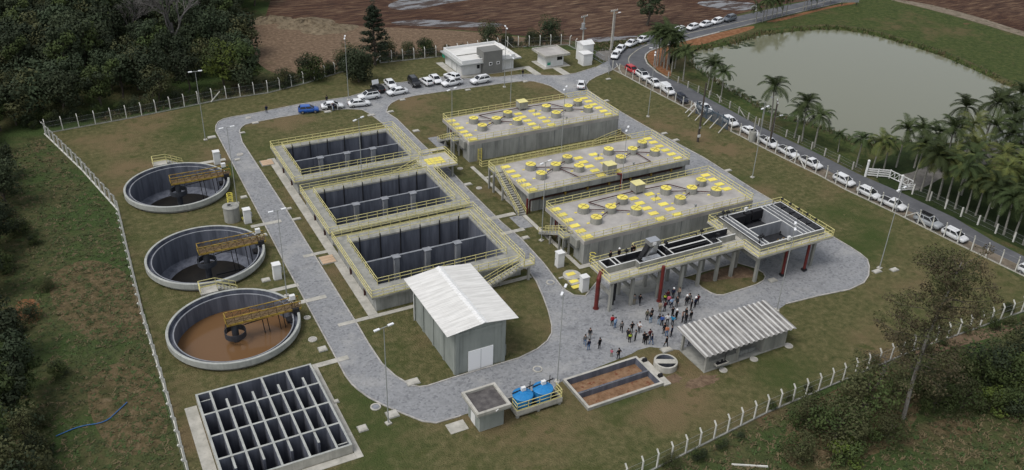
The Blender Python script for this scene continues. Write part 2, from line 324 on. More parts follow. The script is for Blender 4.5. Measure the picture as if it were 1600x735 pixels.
def tag(o, label=None, cat=None, group=None, kind=None):
    if label: o['label'] = label
    if cat: o['category'] = cat
    if group: o['group'] = group
    if kind: o['kind'] = kind
    return o
def thing(name, label, cat, loc=(0,0,0), rotz=0, group=None):
    o = bpy.data.objects.new(name, None); COL.objects.link(o); o.empty_display_size = .3
    o.location = loc; o.rotation_euler = (0,0,rotz)
    return tag(o, label, cat, group)
def copy_tree(o, parent=None):
    c = o.copy(); COL.objects.link(c)
    if parent: c.parent = parent
    for ch in KIDS.get(o.name, ()): 
        d = copy_tree(ch, c)
        KIDS.setdefault(c.name, []).append(d)
    return c
KIDS = {}
def reg(root):
    """remember the children of a prototype so that copies can be made without searching the whole file"""
    for ch in root.children:
        KIDS.setdefault(root.name, []).append(ch); reg(ch)
def struct(name, mb, loc=None):
    return tag(mb.build(name, None, loc), kind='structure')
def smooth_poly(pts, it=2, closed=True):
    for _ in range(it):
        out = []; n = len(pts); rng = range(n) if closed else range(n-1)
        if not closed: out.append(pts[0])
        for i in rng:
            a = pts[i]; b = pts[(i+1)%n]
            out.append((a[0]*.75+b[0]*.25, a[1]*.75+b[1]*.25)); out.append((a[0]*.25+b[0]*.75, a[1]*.25+b[1]*.75))
        if not closed: out.append(pts[-1])
        pts = out
    return pts
def rail(mb, pts, m='yellow_rail', h=1.05, sp=1.5, w=.058, closed=False, rails=(1.05,.56), kick=True):
    """guard rail through 3-D points: posts, two rails and a toe board"""
    pts = [Vector(p) for p in pts]
    if closed: pts = pts+[pts[0]]
    for i, (a, b) in enumerate(zip(pts, pts[1:])):
        L = (b-a).length; n = max(1, round(L/sp))
        for k in range(n+(1 if i == len(pts)-2 and not closed else 0)):
            p = a.lerp(b, k/n); mb.beam(p, p+Vector((0,0,h)), w, w, m)
        for z in rails: mb.beam(a+Vector((0,0,z)), b+Vector((0,0,z)), w, w, m)
        if kick: mb.beam(a+Vector((0,0,.09)), b+Vector((0,0,.09)), .03, .15, m)
def stairs(parent, p0, p1, width, name='staircase', mat='concrete', legs=True):
    """flight from the low point p0 up to p1 (centre line) with side rails"""
    p0 = Vector(p0); p1 = Vector(p1); d = p1-p0; hd = Vector((d.x,d.y,0)); run = hd.length; u = hd.normalized(); s = Vector((-u.y,u.x,0))
    n = max(3, round(d.z/.19)); mb = MB()
    for k in range(n):
        c = p0+u*(run*(k+.5)/n); z = p0.z+d.z*(k+1)/n
        mb.beam(c-s*(width/2)+Vector((0,0,z-p0.z-.03)), c+s*(width/2)+Vector((0,0,z-p0.z-.03)), run/n*1.04, .06, mat)
    for e in (-1,1):
        o = s*(e*(width/2+.04)); mb.beam(p0+o, p1+o-Vector((0,0,.1)), .07, .26, mat)
    st = mb.build(name, parent)
    mb = MB()
    for e in (-1,1):
        o = s*(e*(width/2+.04))
        rail(mb, [p0+o, p1+o], sp=1.1, kick=False)
    mb.build('handrail', st)
    return st
def grid(xs, ys, hts, mtop, mout, mvoid, zbase, void_lo):
    """column-height grid: hts[j][i] for cell x i, y j; a step that looks into a cell below void_lo is a tank's inside face"""
    mb = MB(); nx = len(xs)-1; ny = len(ys)-1
    H = lambda i, j: hts[j][i] if 0 <= i < nx and 0 <= j < ny else zbase
    for j in range(ny):
        for i in range(nx):
            h = H(i,j); x0,x1,y0,y1 = xs[i],xs[i+1],ys[j],ys[j+1]
            if h <= zbase and not h < void_lo: continue
            mb.add([(x0,y0,h),(x1,y0,h),(x1,y1,h),(x0,y1,h)], [(0,1,2,3)], mvoid[1] if h <= void_lo else mtop)
            for (di,dj,a,b) in ((1,0,(x1,y0),(x1,y1)),(-1,0,(x0,y1),(x0,y0)),(0,1,(x1,y1),(x0,y1)),(0,-1,(x0,y0),(x1,y0))):
                q = H(i+di,j+dj)
                if q < h-1e-6: mb.add([(*a,q),(*b,q),(*b,h),(*a,h)], [(0,1,2,3)], mvoid[0] if q <= void_lo else mout)
    return mb
rnd = random.uniform

# ------------------------------------------------------------------ the ground
POND = smooth_poly([(133.46, 164.50), (139.66, 163.06), (150.46, 164.14), (159.42, 167.38), (171.30, 166.23), (182.74, 164.15), (189.00, 156.88), (191.09, 146.27), (192.20, 135.61), (190.40, 123.48), (187.37, 112.99),
    (200,98), (196,80), (178,80), (165,90), (150,96), (138,102), (129.49, 104.30), (129.04, 110.35), (127.62, 115.38), (124.59, 120.55), (124.59, 127.57), (125.45, 136.29), (126.11, 146.27), (128.52, 155.46)], 2)
def inset(poly, d):
    n = len(poly); out = []
    ar = sum(poly[i][0]*poly[(i+1)%n][1]-poly[(i+1)%n][0]*poly[i][1] for i in range(n)); sg = 1 if ar > 0 else -1
    for i in range(n):
        a = Vector(poly[i-1]); b = Vector(poly[(i+1)%n]); t = (b-a).normalized()
        out.append((poly[i][0]-t.y*d*sg, poly[i][1]+t.x*d*sg))
    return out
SITE = [(3.3,50), (44,51.4), (53,52.6), (62.7,53.6), (87.5,54.6), (114,54.3), (115.72, 64.02), (114.80, 73.75), (114.26, 80.86), (113.01, 91.36), (112.90, 97.48), (112.41, 102.10), (111.84, 109.16), (111.44, 116.34), (111.22, 118.68), (110.64, 129.38), (110.50, 132.77), (110.30, 137.52), (109.92, 144.50), (109.80, 151.16), (109.46, 157.17), (109,172), (94.3,179.7), (79.3,179.4), (64.4,180.6), (58.2,180), (45.3,174.6), (36.6,171.9), (10,169), (-4,167.4), (3.6,132)]
BIG = [(-900,-300), (1500,-300), (1500,1800), (-900,1800)]
mb = MB(); mb.sheet(BIG, 0, 'rough', [SITE, POND]); struct('ground', mb)
# pond bank and water
inner = inset(POND, 2.2); mid = inset(POND, .8)
mb = MB(); n = len(POND)
for A, za, B, zb in ((POND, 0, mid, -.35), (mid, -.35, inner, -1.3)):
    vs = [(x,y,za) for x,y in A]+[(x,y,zb) for x,y in B]
    mb.add(vs, [((k+1)%n, k, n+k, n+(k+1)%n) for k in range(n)], 'green_bank', True)
mb.sheet(inner, -1.3, 'orange_soil'); struct('pond_bank', mb)
mb = MB(); mb.sheet(inset(POND, 1.0), -.55, 'pond'); struct('pond_water', mb)
# holes where tanks go down
def circle(cx, cy, r, n=72): return [(cx+r*math.cos(2*PI*k/n), cy+r*math.sin(2*PI*k/n)) for k in range(n)]
def rect(x0, y0, x1, y1): return [(x0,y0), (x1,y0), (x1,y1), (x0,y1)]
CL = [(13.0,135.3), (12.85,112.0), (12.7,93.7)]; CR = 7.95
TANKS = [(126.3,140.2), (108.6,122.2), (90.6,106.3)]   # outer wall y ranges
TX0, TX1 = 29.9, 50.9
thole = [rect(TX0+.05, a+.05, TX1-.05, b-.05) for a, b in TANKS]
GX0, GX1, GY0, GY1 = 5.9, 19.0, 67.4, 82.4
SB = (44.45, 62.5, 54.75, 68.1)
holes = [circle(x, y, CR-.45) for x, y in CL]+thole+[rect(GX0+.1, GY0+.1, GX1-.1, GY1-.1), rect(SB[0]+.08, SB[1]+.08, SB[2]-.08, SB[3]-.08), circle(57.05,65.35,1.25,32)]
mb = MB(); mb.sheet(SITE, 0, 'lawn', holes); struct('lawn', mb)

# paved ring roads
P_OUT = [(23.14, 156.85), (23.68, 159.21), (24.42, 160.87), (25.57, 161.88), (27.18, 162.22), (31.80, 162.49), (40.83, 163.68), (50.62, 163.67), (56.79, 165.77), (59.14, 168.02), (63.28, 167.33), (72.61, 167.26), (76.29, 164.46), (79.67, 163.91), (83.83, 162.41), (89.24, 162.00), (91.65, 161.18), (93.57, 159.47), (96.66, 158.15), (100.55, 158.13), (106.65, 159.92), (111.86, 162.72), (112.10, 158.85), (108.72, 156.56), (103.66, 154.65), (100.61, 152.90), (98.52, 150.82), (97.42, 148.00),
    (97.09, 136.81), (97.48, 127.60), (97.69, 124.33), (98.91, 111.19), (98.66, 97.59), (99.09, 87.20), (99.12, 80.36), (99.24, 76.98), (99.15, 74.63), (98.83, 73.10), (97.57, 71.55), (95.60, 69.82), (93.58, 68.74), (90.30, 68.29), (85.13, 68.94), (79.75, 69.32), (74,67.6), (73,67.3), (60.6,67.2), (57.6,69.3), (55.9,69.4), (54.8,69.1), (44.3,68.2), (43,67.6), (36,67.4), (32,67.9), (31.20, 67.83), (28.47, 67.93), (27.23, 68.83), (25.57, 71.23), (24.39, 73.05), (23.30, 75.03), (22.70, 76.75), (22.37, 78.02), (22.19, 79.76), (22.29, 90.17), (22.38, 105.38)]
mb = MB(); mb.sheet(P_OUT, .004, 'paver', thole); struct('paved_road', mb)
I1 = [(26.91, 154.41), (27.19, 155.60), (27.71, 156.67), (28.64, 157.67), (30.63, 158.11), (34.99, 158.55), (39.73, 158.71), (43.19, 158.86), (48.35, 157.67), (50.83, 156.19), (51.48, 153.61), (52.08, 148.31), (51.6,140), (51.7,110), (51.8,92.5), (52.42, 91.27), (52.05, 88.19), (51.01, 84.36), (50.03, 81.29), (48.88, 78.39), (48.03, 76.90), (46.70, 75.69), (44.80, 74.79), (41.95, 74.18), (39.94, 74.17), (33.45, 74.19), (30.04, 74.08), (29.12, 74.33), (28.38, 74.93), (27.37, 77.31), (26.76, 80.15), (26.65, 84.59), (26.72, 88.98), (26.70, 93.40), (26.71, 123.86), (26.36, 150.00)]
I2 = [(54.67, 153.24), (55.92, 155.69), (57.15, 157.16), (58.99, 158.44), (63.03, 159.23), (70.35, 159.15), (81.98, 158.74), (87.51, 158.33), (89.53, 157.32), (90.62, 155.35), (91.42, 153.44), (91.9,142), (91.9,126), (91.9,86.6), (62,86.3), (56.27, 82.26), (54.98, 83.03), (54.45, 84.98), (54.70, 87.32), (55.25, 91.95), (55.58, 99.23), (55.18, 105.02), (55.22, 116.36), (55.49, 125.65), (55.26, 136.76), (55.29, 149.21)]
I3 = [(71.88, 77.48), (72.18, 75.78), (72.63, 74.97), (73.50, 74.57), (76.19, 74.62), (79.31, 74.70), (80.94, 75.09), (81.87, 75.75), (82.31, 76.65), (82.20, 78.01), (80.6,80.5), (71,80.5), (72.12, 78.78)]
isl = []
for I, nm, hl, mt in ((I1,'lawn_island',thole,'lawn'), (I2,'lawn_island',[],'lawn'), (I3,'lawn_island',[],'lawn')):
    mb = MB(); mb.sheet(I, .009, mt, hl); struct(nm, mb)
mb = MB(); mb.sheet(smooth_poly([(72.8,78.2),(76,77.8),(79.6,76.6),(81.3,76.3),(81.2,80),(73,80.2)],2), .013, 'bare_soil'); struct('bare_earth', mb)
for p in ((59.3,61.2,2.4,.9),(56.5,63,1.2,.8)):
    mb = MB(); mb.sheet([(p[0]+p[2]*math.cos(t)*rnd(.75,1.2), p[1]+p[3]*math.sin(t)*rnd(.75,1.2)) for t in [2*PI*k/40 for k in range(40)]], .008, 'bare_soil'); struct('bare_earth', mb)
# kerbs along every edge of the paving
def kerb(pts, closed=True, h=.10, w=.16, m='curb', zb=0):
    mb = MB(); pp = pts+[pts[0]] if closed else pts
    L = [Vector((x,y,0)) for x,y in pp]; n = len(L); off = []
    for i in range(n):
        a = L[i-1] if i else (L[-2] if closed else L[0]); b = L[i+1] if i < n-1 else (L[1] if closed else L[-1])
        t = (b-a).normalized(); off.append(Vector((-t.y,t.x,0))*(w/2))
    vs = []
    for p, o in zip(L, off): vs += [p-o+Vector((0,0,zb)), p+o+Vector((0,0,zb)), p+o+Vector((0,0,h)), p-o+Vector((0,0,h))]
    fs = []
    for i in range(n-1):
        a = i*4; b = a+4; fs += [(a+3,a+2,b+2,b+3), (a,a+3,b+3,b), (a+2,a+1,b+1,b+2)]
    mb.add(vs, fs, m); return struct('kerb', mb)
kerb(I1); kerb(I2); kerb(I3)
kerb(P_OUT[:21], False)
kerb([(112.10, 158.85), (108.72, 156.56), (103.66, 154.65), (100.61, 152.90), (98.52, 150.82), (97.42, 148.00), (97.09, 136.81), (97.48, 127.60), (98.91, 111.19), (98.66, 97.59), (99.09, 87.20), (99.12, 80.36), (99.24, 76.98), (99.15, 74.63), (98.83, 73.10), (97.57, 71.55), (95.60, 69.82), (93.58, 68.74), (90.30, 68.29), (85.13, 68.94), (79.75, 69.32)], False)
kerb([(31.4,67.9), (31.20, 67.83), (28.47, 67.93), (27.23, 68.83), (25.57, 71.23), (24.39, 73.05), (23.30, 75.03), (22.70, 76.75), (22.37, 78.02), (22.19, 79.76), (22.29, 90.17), (22.38, 105.38), (23.14, 156.85)], False)

# public road, verges, fields
ROAD = [(212.12, 182.16), (193.43, 178.52), (177.32, 175.89), (163.55, 172.89), (150.45, 170.63), (135.91, 167.76), (128.65, 166.17), (125.30, 164.99), (122.82, 163.16), (121.00, 160.94), (119.39, 157.75), (117.99, 152.12), (117.77, 147.73), (118.60, 142.30), (118.26, 133.71), (118.32, 127.33), (118.24, 118.19), (118.84, 110.82), (119.40, 104.65), (119.80, 95.02), (120.97, 87.49), (121.88, 76.60), (121.04, 68.82), (121.27, 63.86), (121.52, 54.09),
    (116.84, 51.06), (116.17, 60.20), (115.72, 64.02), (114.80, 73.75), (114.26, 80.86), (113.01, 91.36), (112.90, 97.48), (112.41, 102.10), (111.84, 109.16), (111.44, 116.34), (111.22, 118.68), (110.64, 129.38), (110.50, 132.77), (110.30, 137.52), (109.92, 144.50), (109.80, 151.16), (109.46, 157.17), (111.86, 162.72), (114.02, 165.24), (118.02, 168.64), (124.66, 172.53), (131.20, 175.13), (136.85, 174.58), (143.47, 175.71), (163.47, 180.10), (183.35, 183.55), (191.84, 184.74), (206.27, 187.73)]
# stop the sheet short of the site edge
mb = MB(); mb.sheet(ROAD, .012, 'asphalt'); struct('asphalt_road', mb)
mb = MB(); mb.sheet([(113.13, 159.36), (113.39, 153.20), (113.42, 146.39), (113.71, 139.25), (113.85, 134.40), (113.94, 130.94), (114.38, 120.02), (114.57, 117.64), (114.87, 110.32), (115.36, 103.13), (115.78, 98.43), (115.81, 92.21), (116.93, 81.55), (117.39, 74.33), (118.18, 64.47), (118.58, 60.60), (119.13, 51.35), (116.84, 51.06), (116.17, 60.20), (115.72, 64.02), (114.80, 73.75), (114.26, 80.86), (113.01, 91.36), (112.90, 97.48), (112.41, 102.10), (111.84, 109.16), (111.44, 116.34), (111.22, 118.68), (110.64, 129.38), (110.50, 132.77), (110.30, 137.52), (109.92, 144.50), (109.80, 151.16), (109.46, 157.17)], .017, 'verge'); struct('gravel_verge', mb)
def strip(name, pts, w, m, z, closed=False):
    mb = MB(); L = [Vector((x,y,0)) for x,y in pts]; n = len(L); vs = []
    for i in range(n):
        t = (L[min(i+1,n-1)]-L[max(i-1,0)]).normalized(); o = Vector((-t.y,t.x,0))*(w/2); vs += [(*(L[i]+o).xy,z), (*(L[i]-o).xy,z)]
    mb.add(vs, [(2*i,2*i+1,2*i+3,2*i+2) for i in range(n-1)], m); return struct(name, mb)
strip('road_marking', smooth_poly([(216.39, 186.22), (187.58, 180.41), (162.37, 175.81), (144.60, 173.23), (135.23, 171.30), (125.73, 168.65), (119.02, 164.20), (116.39, 161.36), (114.93, 158.16)],2,False), .22, 'line', .018)
strip('road_marking', smooth_poly([(207.33, 181.25), (177.81, 176.42), (164.02, 173.44), (150.88, 171.16), (136.28, 168.26), (128.97, 166.61)],1,False), .16, 'line', .018)
kerb([(150.34, 170.50), (135.75, 167.56), (128.50, 165.97), (125.06, 164.78), (122.54, 163.03), (120.86, 161.00), (119.09, 157.58), (117.74, 151.96), (117.66, 147.56)], False, .14, .3)
def zone(name, pts, z, m, it=1):
    mb = MB(); mb.sheet(smooth_poly(pts, it), z, m); return struct(name, mb)
zone('ploughed_field', [(47.42, 219.50), (55.03, 241.81), (60.96, 283.57), (79.50, 381.78), (282.63, 397.08), (322.34, 236.23), (215.23, 185.12), (191.89, 185.22), (179.28, 184.97), (164.40, 181.35), (144.32, 176.84), (133.06, 177.79), (126.25, 174.88), (116.31, 172.42), (113.84, 176.58), (108.75, 180.76), (90.33, 196.36), (74.82, 204.17)], .006, 'plough', 0)
zone('bare_field', [(40.20, 181.70), (38.08, 197.44), (37.49, 214.45), (41.99, 221.05), (51.46, 217.92), (73.55, 205.24), (90.11, 195.88), (99.77, 187.05), (112.09, 177.28), (107.69, 175.88), (94.92, 181.01), (80.41, 181.79), (67.25, 184.19), (58.93, 181.96), (46.15, 177.55)], .011, 'bare_soil')
zone('ploughed_field', [(220.39, 179.41), (221.89, 168.68), (225.54, 138.88), (400,90), (700,180), (500,420), (271.97, 208.83)], .005, 'plough', 0)
zone('dirt_track', [(217.75, 178.92), (220.65, 169.86), (223.25, 152.70), (223.44, 137.37), (226.26, 121.85), (229.31, 123.82), (227.67, 140.42), (228.26, 156.63), (225.36, 171.64)], .010, 'verge')
zone('waterlogged_ground', [(74.87, 208.77), (83.56, 208.96), (93.27, 202.77), (104.44, 196.03), (98.43, 194.88), (79.80, 203.93)], .016, 'wet', 2)
zone('waterlogged_ground', [(84.62, 215.99), (97.23, 219.69), (109.55, 221.24), (101.76, 229.91), (85.52, 227.54), (79.69, 221.74)], .016, 'wet', 2)
zone('waterlogged_ground', [(115.43, 179.18), (123.39, 177.67), (131.20, 175.13), (120.84, 173.78), (115.73, 175.82)], .016, 'wet', 2)
zone('waterlogged_ground', [(168.03, 196.28), (178.54, 189.44), (175.75, 183.59), (165.53, 184.84), (160.27, 194.99)], .016, 'wet', 2)
zone('grass_bank', [(139.87, 168.36), (157.68, 172.78), (176.75, 175.27), (206.36, 180.31), (220.39, 179.41), (220.76, 167.71), (222.26, 149.91), (223.78, 130.42), (209.45, 110.97), (188.97, 106.42), (188.37, 112.14), (191.61, 124.41), (193.49, 136.66), (192.41, 147.43), (190.35, 158.14), (184.07, 165.48), (172.53, 167.55), (160.55, 168.68), (149.28, 165.16), (140.29, 163.86)], .008, 'green_bank', 1)
zone('grass_bank', [(140.29, 163.86), (132.57, 163.81), (127.96, 154.73), (125.33, 145.26), (124.70, 135.38), (123.63, 126.46), (123.66, 119.53), (126.69, 114.40), (128.12, 109.42), (128.59, 103.43), (139.5,100.5), (127,97), (121,97), (119.2,113), (118.6,125), (119,138), (118.04, 147.84), (119.03, 152.78)], .009, 'green_bank', 0)
zone('orange_verge', [(135.91, 167.76), (149.33, 170.21), (162.96, 172.21), (161.31, 169.56), (148.10, 166.18), (139.24, 163.76), (133.75, 164.38), (128.22, 161.48), (124.07, 156.31), (119.70, 148.91), (118.15, 148.23), (118.51, 152.54), (119.92, 158.01), (121.47, 161.24), (123.38, 163.44), (125.91, 164.95)], .014, 'orange_soil', 1)
zone('orange_verge', [(166.45, 172.98), (176.54, 175.04), (206.09, 180.05), (206.03, 177.56), (195.82, 177.26), (181.07, 174.25), (172.93, 172.32)], .014, 'orange_soil', 1)
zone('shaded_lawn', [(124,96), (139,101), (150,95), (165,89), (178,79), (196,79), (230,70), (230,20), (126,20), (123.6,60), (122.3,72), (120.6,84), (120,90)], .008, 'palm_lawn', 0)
zone('gravel_drive', [(125.44, 91.60), (130.32, 91.40), (145.52, 94.52), (155.05, 93.55), (164.29, 81.75), (157.60, 77.43), (147.27, 87.71), (139.00, 89.29), (125.33, 86.02), (122.49, 86.24)], .012, 'gravel', 1)
zone('gravel_forecourt', [(111.10, 168.40), (117.75, 171.85), (117.77, 167.72), (113.29, 163.59), (110.69, 162.25)], .013, 'gravel', 1)
zone('bare_earth', [(-11.23, 112.29), (-8.30, 111.75), (-7.87, 106.07), (-10.72, 105.91)], .006, 'orange_soil', 2)
zone('bare_earth', [(86.99, 55.17), (95.88, 54.74), (104.77, 52.93), (104.24, 51.61), (95.61, 52.60), (86.86, 53.10)], .006, 'bare_soil', 2)
zone('bare_earth', [(76.82, 44.50), (82.32, 43.87), (82.76, 40.87), (77.28, 41.48)], .006, 'dry_ground', 2)
zone('bare_earth', [(64.25, 52.23), (72.16, 53.35), (82.92, 53.56), (83.49, 49.28), (73.43, 43.31), (62.60, 43.77), (57.74, 46.10)], .007, 'dry_ground', 2)
zone('bare_earth', [(-4.78, 90.97), (-1.03, 94.36), (3.08, 88.51), (2.62, 77.15), (-1.88, 76.22), (-4.36, 81.55)], .006, 'dry_ground', 3)
zone('bare_earth', [(-7.25, 117.17), (-1.45, 119.97), (3.42, 112.28), (3.39, 97.87), (-2.10, 97.59), (-6.46, 105.42)], .007, 'dry_ground', 3)
# concrete aprons and footpaths inside the works
def pad(x0, y0, x1, y1, z=.05, m='concrete_light', name='footpath'):
    mb = MB(); mb.box(x0,y0,0,x1,y1,z,m); return struct(name, mb)
pad(28.6,90,29.86,141.2,.055); pad(28.6,89.3,52,89.97,.055)
pad(25.2,107.2,28.57,107.9); pad(24.5,89.35,28.57,90.0)
for y in (140.6,118.6,96.2): pad(20.6,y,25.1,y+.8) if y != 140.6 else pad(16.5,143.6,22.2,144.5)
pad(16,100.4,22.6,101.2); pad(19.3,82.6,23.6,83.4)
pad(59.1,88.4,59.75,124.5,.05); pad(59.76,88.4,91,89.25,.05)
pad(53.4,106.2,58.4,107.1); pad(53.4,101.3,57.4,102.1); pad(57,101.8,59.0,105.8,.045,'paver'); pad(53.2,133,58.2,133.9); pad(57.2,133.9,59.2,138.6,.06,'paver')
pad(59.76,119.4,90.6,120.0,.05)
pad(GX0-1.3,GY0-6,GX0-.02,GY1-.6,.05); pad(GX1+.02,GY0-.9,GX1+.75,GY1+.2,.05); pad(GX0,GY0-.9,GX1,GY0-.02,.05)
pad(74.9,164.9,92.5,166.3,.05); pad(74.9,166.3,76.5,176,.05); pad(91.6,160.5,93.2,166.3,.045); pad(95.2,163,102,168.8,.06); pad(97.4,158.2,99.2,163,.05)
pad(29.2,65.6,31.3,67.2,.06)
mb = MB(); mb.prism(rect(61.5,79.4,67.4,82.4), 0, .03, 'concrete'); struct('concrete_floor', mb)

# ------------------------------------------------------------------ the three open rectangular tanks
T_IN = [(127.95,139.25), (110.0,121.0), (92.85,104.7)]; SLAB = [(125.75,140.75), (107.95,122.75), (90.15,106.85)]
T_LAB = ['open rectangular concrete tank nearest the back road, one lamp post rising in front of it',
         'middle one of the three open rectangular tanks with yellow walkway rails',
         'open rectangular tank right behind the white roofed hall, with a staircase at its right corner']
for k in range(3):
    (oy0,oy1),(iy0,iy1),(sy0,sy1) = TANKS[k],T_IN[k],SLAB[k]; ix0,ix1,sx0,sx1 = 31.05,49.55,29.2,51.3
    t = thing('open_tank', T_LAB[k], 'water tank', (40,(oy0+oy1)/2,0), 0, 'open rectangular concrete tanks')
    def at(mb): 
        c = t.location; mb.v = [(x-c.x,y-c.y,z) for x,y,z in mb.v]; return mb
    g = grid([TX0,ix0,ix1,TX1],[oy0,iy0,iy1,oy1],[[2.24]*3,[2.24,-3.2,2.24],[2.24]*3],'concrete','concrete_grey',('bitumen','sludge'),0,-1)
    at(g).build('tank_wall', t)
    mb = MB()
    for a in ((sx0,sy0,sx1,iy0+.04),(sx0,iy1-.04,sx1,sy1),(sx0,iy0+.04,ix0+.04,iy1-.04),(ix1-.04,iy0+.04,sx1,iy1-.04)): mb.box(a[0],a[1],2.2,a[2],a[3],2.45,'concrete')
    at(mb).build('walkway', t)
    ym = (iy0+iy1)/2+.1
    mb = MB(); mb.box(ix0+.003,ym-.13,-3.2,ix1-.003,ym+.13,2.3,'bitumen'); mb.box(ix0+.01,ym-.15,2.3,ix1-.01,ym+.15,2.36,'bitumen_rim')
    for q in (35.7,40.3,44.9): mb.box(q-.35,ym-.75,-3.2,q+.35,ym-.15,2.3,'bitumen_rim'); mb.box(q-.55,ym-.8,2.36,q+.55,ym+.2,2.44,'bitumen_rim')
    at(mb).build('divider_wall', t)
    for q in range(6):
        x = 32.6+q*3.05; mb = MB(); mb.beam((x,iy1-.1,-3.1),(x,iy1-.1,2.9),.13,.13,'pipe_black'); at(mb).build('downpipe', t)
    for q in (.26,.62):
        y = oy0+(oy1-oy0)*q; mb = MB(); mb.beam((29.75,y,0),(29.75,y,2.2),.22,.22,'pipe_brown'); at(mb).build('downpipe', t)
    mb = MB()
    if k == 0: rail(mb, [(50.3,sy0+.08,2.45),(sx0+.08,sy0+.08,2.45),(sx0+.08,sy1-.08,2.45),(sx1-.08,sy1-.08,2.45),(sx1-.08,127.2,2.45)])
    elif k == 1: rail(mb, [(sx1-.08,121.6,2.45),(sx1-.08,sy0+.08,2.45),(sx0+.08,sy0+.08,2.45),(sx0+.08,sy1-.08,2.45),(50.3,sy1-.08,2.45)])
    else: rail(mb, [(50.2,sy0+.08,2.45),(sx0+.08,sy0+.08,2.45),(sx0+.08,sy1-.08,2.45),(sx1-.08,sy1-.08,2.45),(sx1-.08,sy0+.08,2.45)])
    rail(mb, [(ix0-.12,iy0-.12,2.45),(ix1+.12,iy0-.12,2.45),(ix1+.12,iy1+.12,2.45),(ix0-.12,iy1+.12,2.45)], closed=True, kick=False)
    at(mb).build('railing', t)
    if k == 2:
        st = stairs(t, (43.6-40,89.35-t.location.y,0), (50.3-40,89.35-t.location.y,2.45), 1.1)
        mb = MB(); mb.box(50.3,88.75,2.2,52.0,90.13,2.44,'concrete_light'); mb.box(51.1,88.9,0,51.4,89.2,2.2,'concrete');
        rail(mb, [(50.4,88.8,2.44),(51.95,88.8,2.44),(51.95,90.1,2.44)]); at(mb).build('landing', t)
        mb = MB(); mb.box(46.9,89.2,0,47.15,89.5,1.1,'concrete'); at(mb).build('column', t)
    if k == 1:
        mb = MB(); mb.box(51.3,121.9,2.2,55.6,127.1,2.44,'concrete_light'); mb.box(49.8,122.76,2.2,51.29,125.74,2.44,'concrete_light')
        for p in ((54.9,122.5),(54.9,126.5),(51.9,122.5)): mb.box(p[0]-.15,p[1]-.15,0,p[0]+.15,p[1]+.15,2.2,'concrete')
        at(mb).build('access_platform', t)
        mb = MB()
        for i in range(4):
            for j in range(3): mb.box(51.0+i*.8,123.3+j*.8,2.445,51.0+i*.8+.7,123.3+j*.8+.7,2.5,'yellow')
        at(mb).build('floor_plate', t)
        mb = MB(); rail(mb, [(51.35,121.98,2.44),(55.5,121.98,2.44),(55.5,127.0,2.44),(51.35,127.0,2.44)]); at(mb).build('railing', t)
        stairs(t, (43.9-40,124.25-t.location.y,0), (49.8-40,124.25-t.location.y,2.44), 1.1)

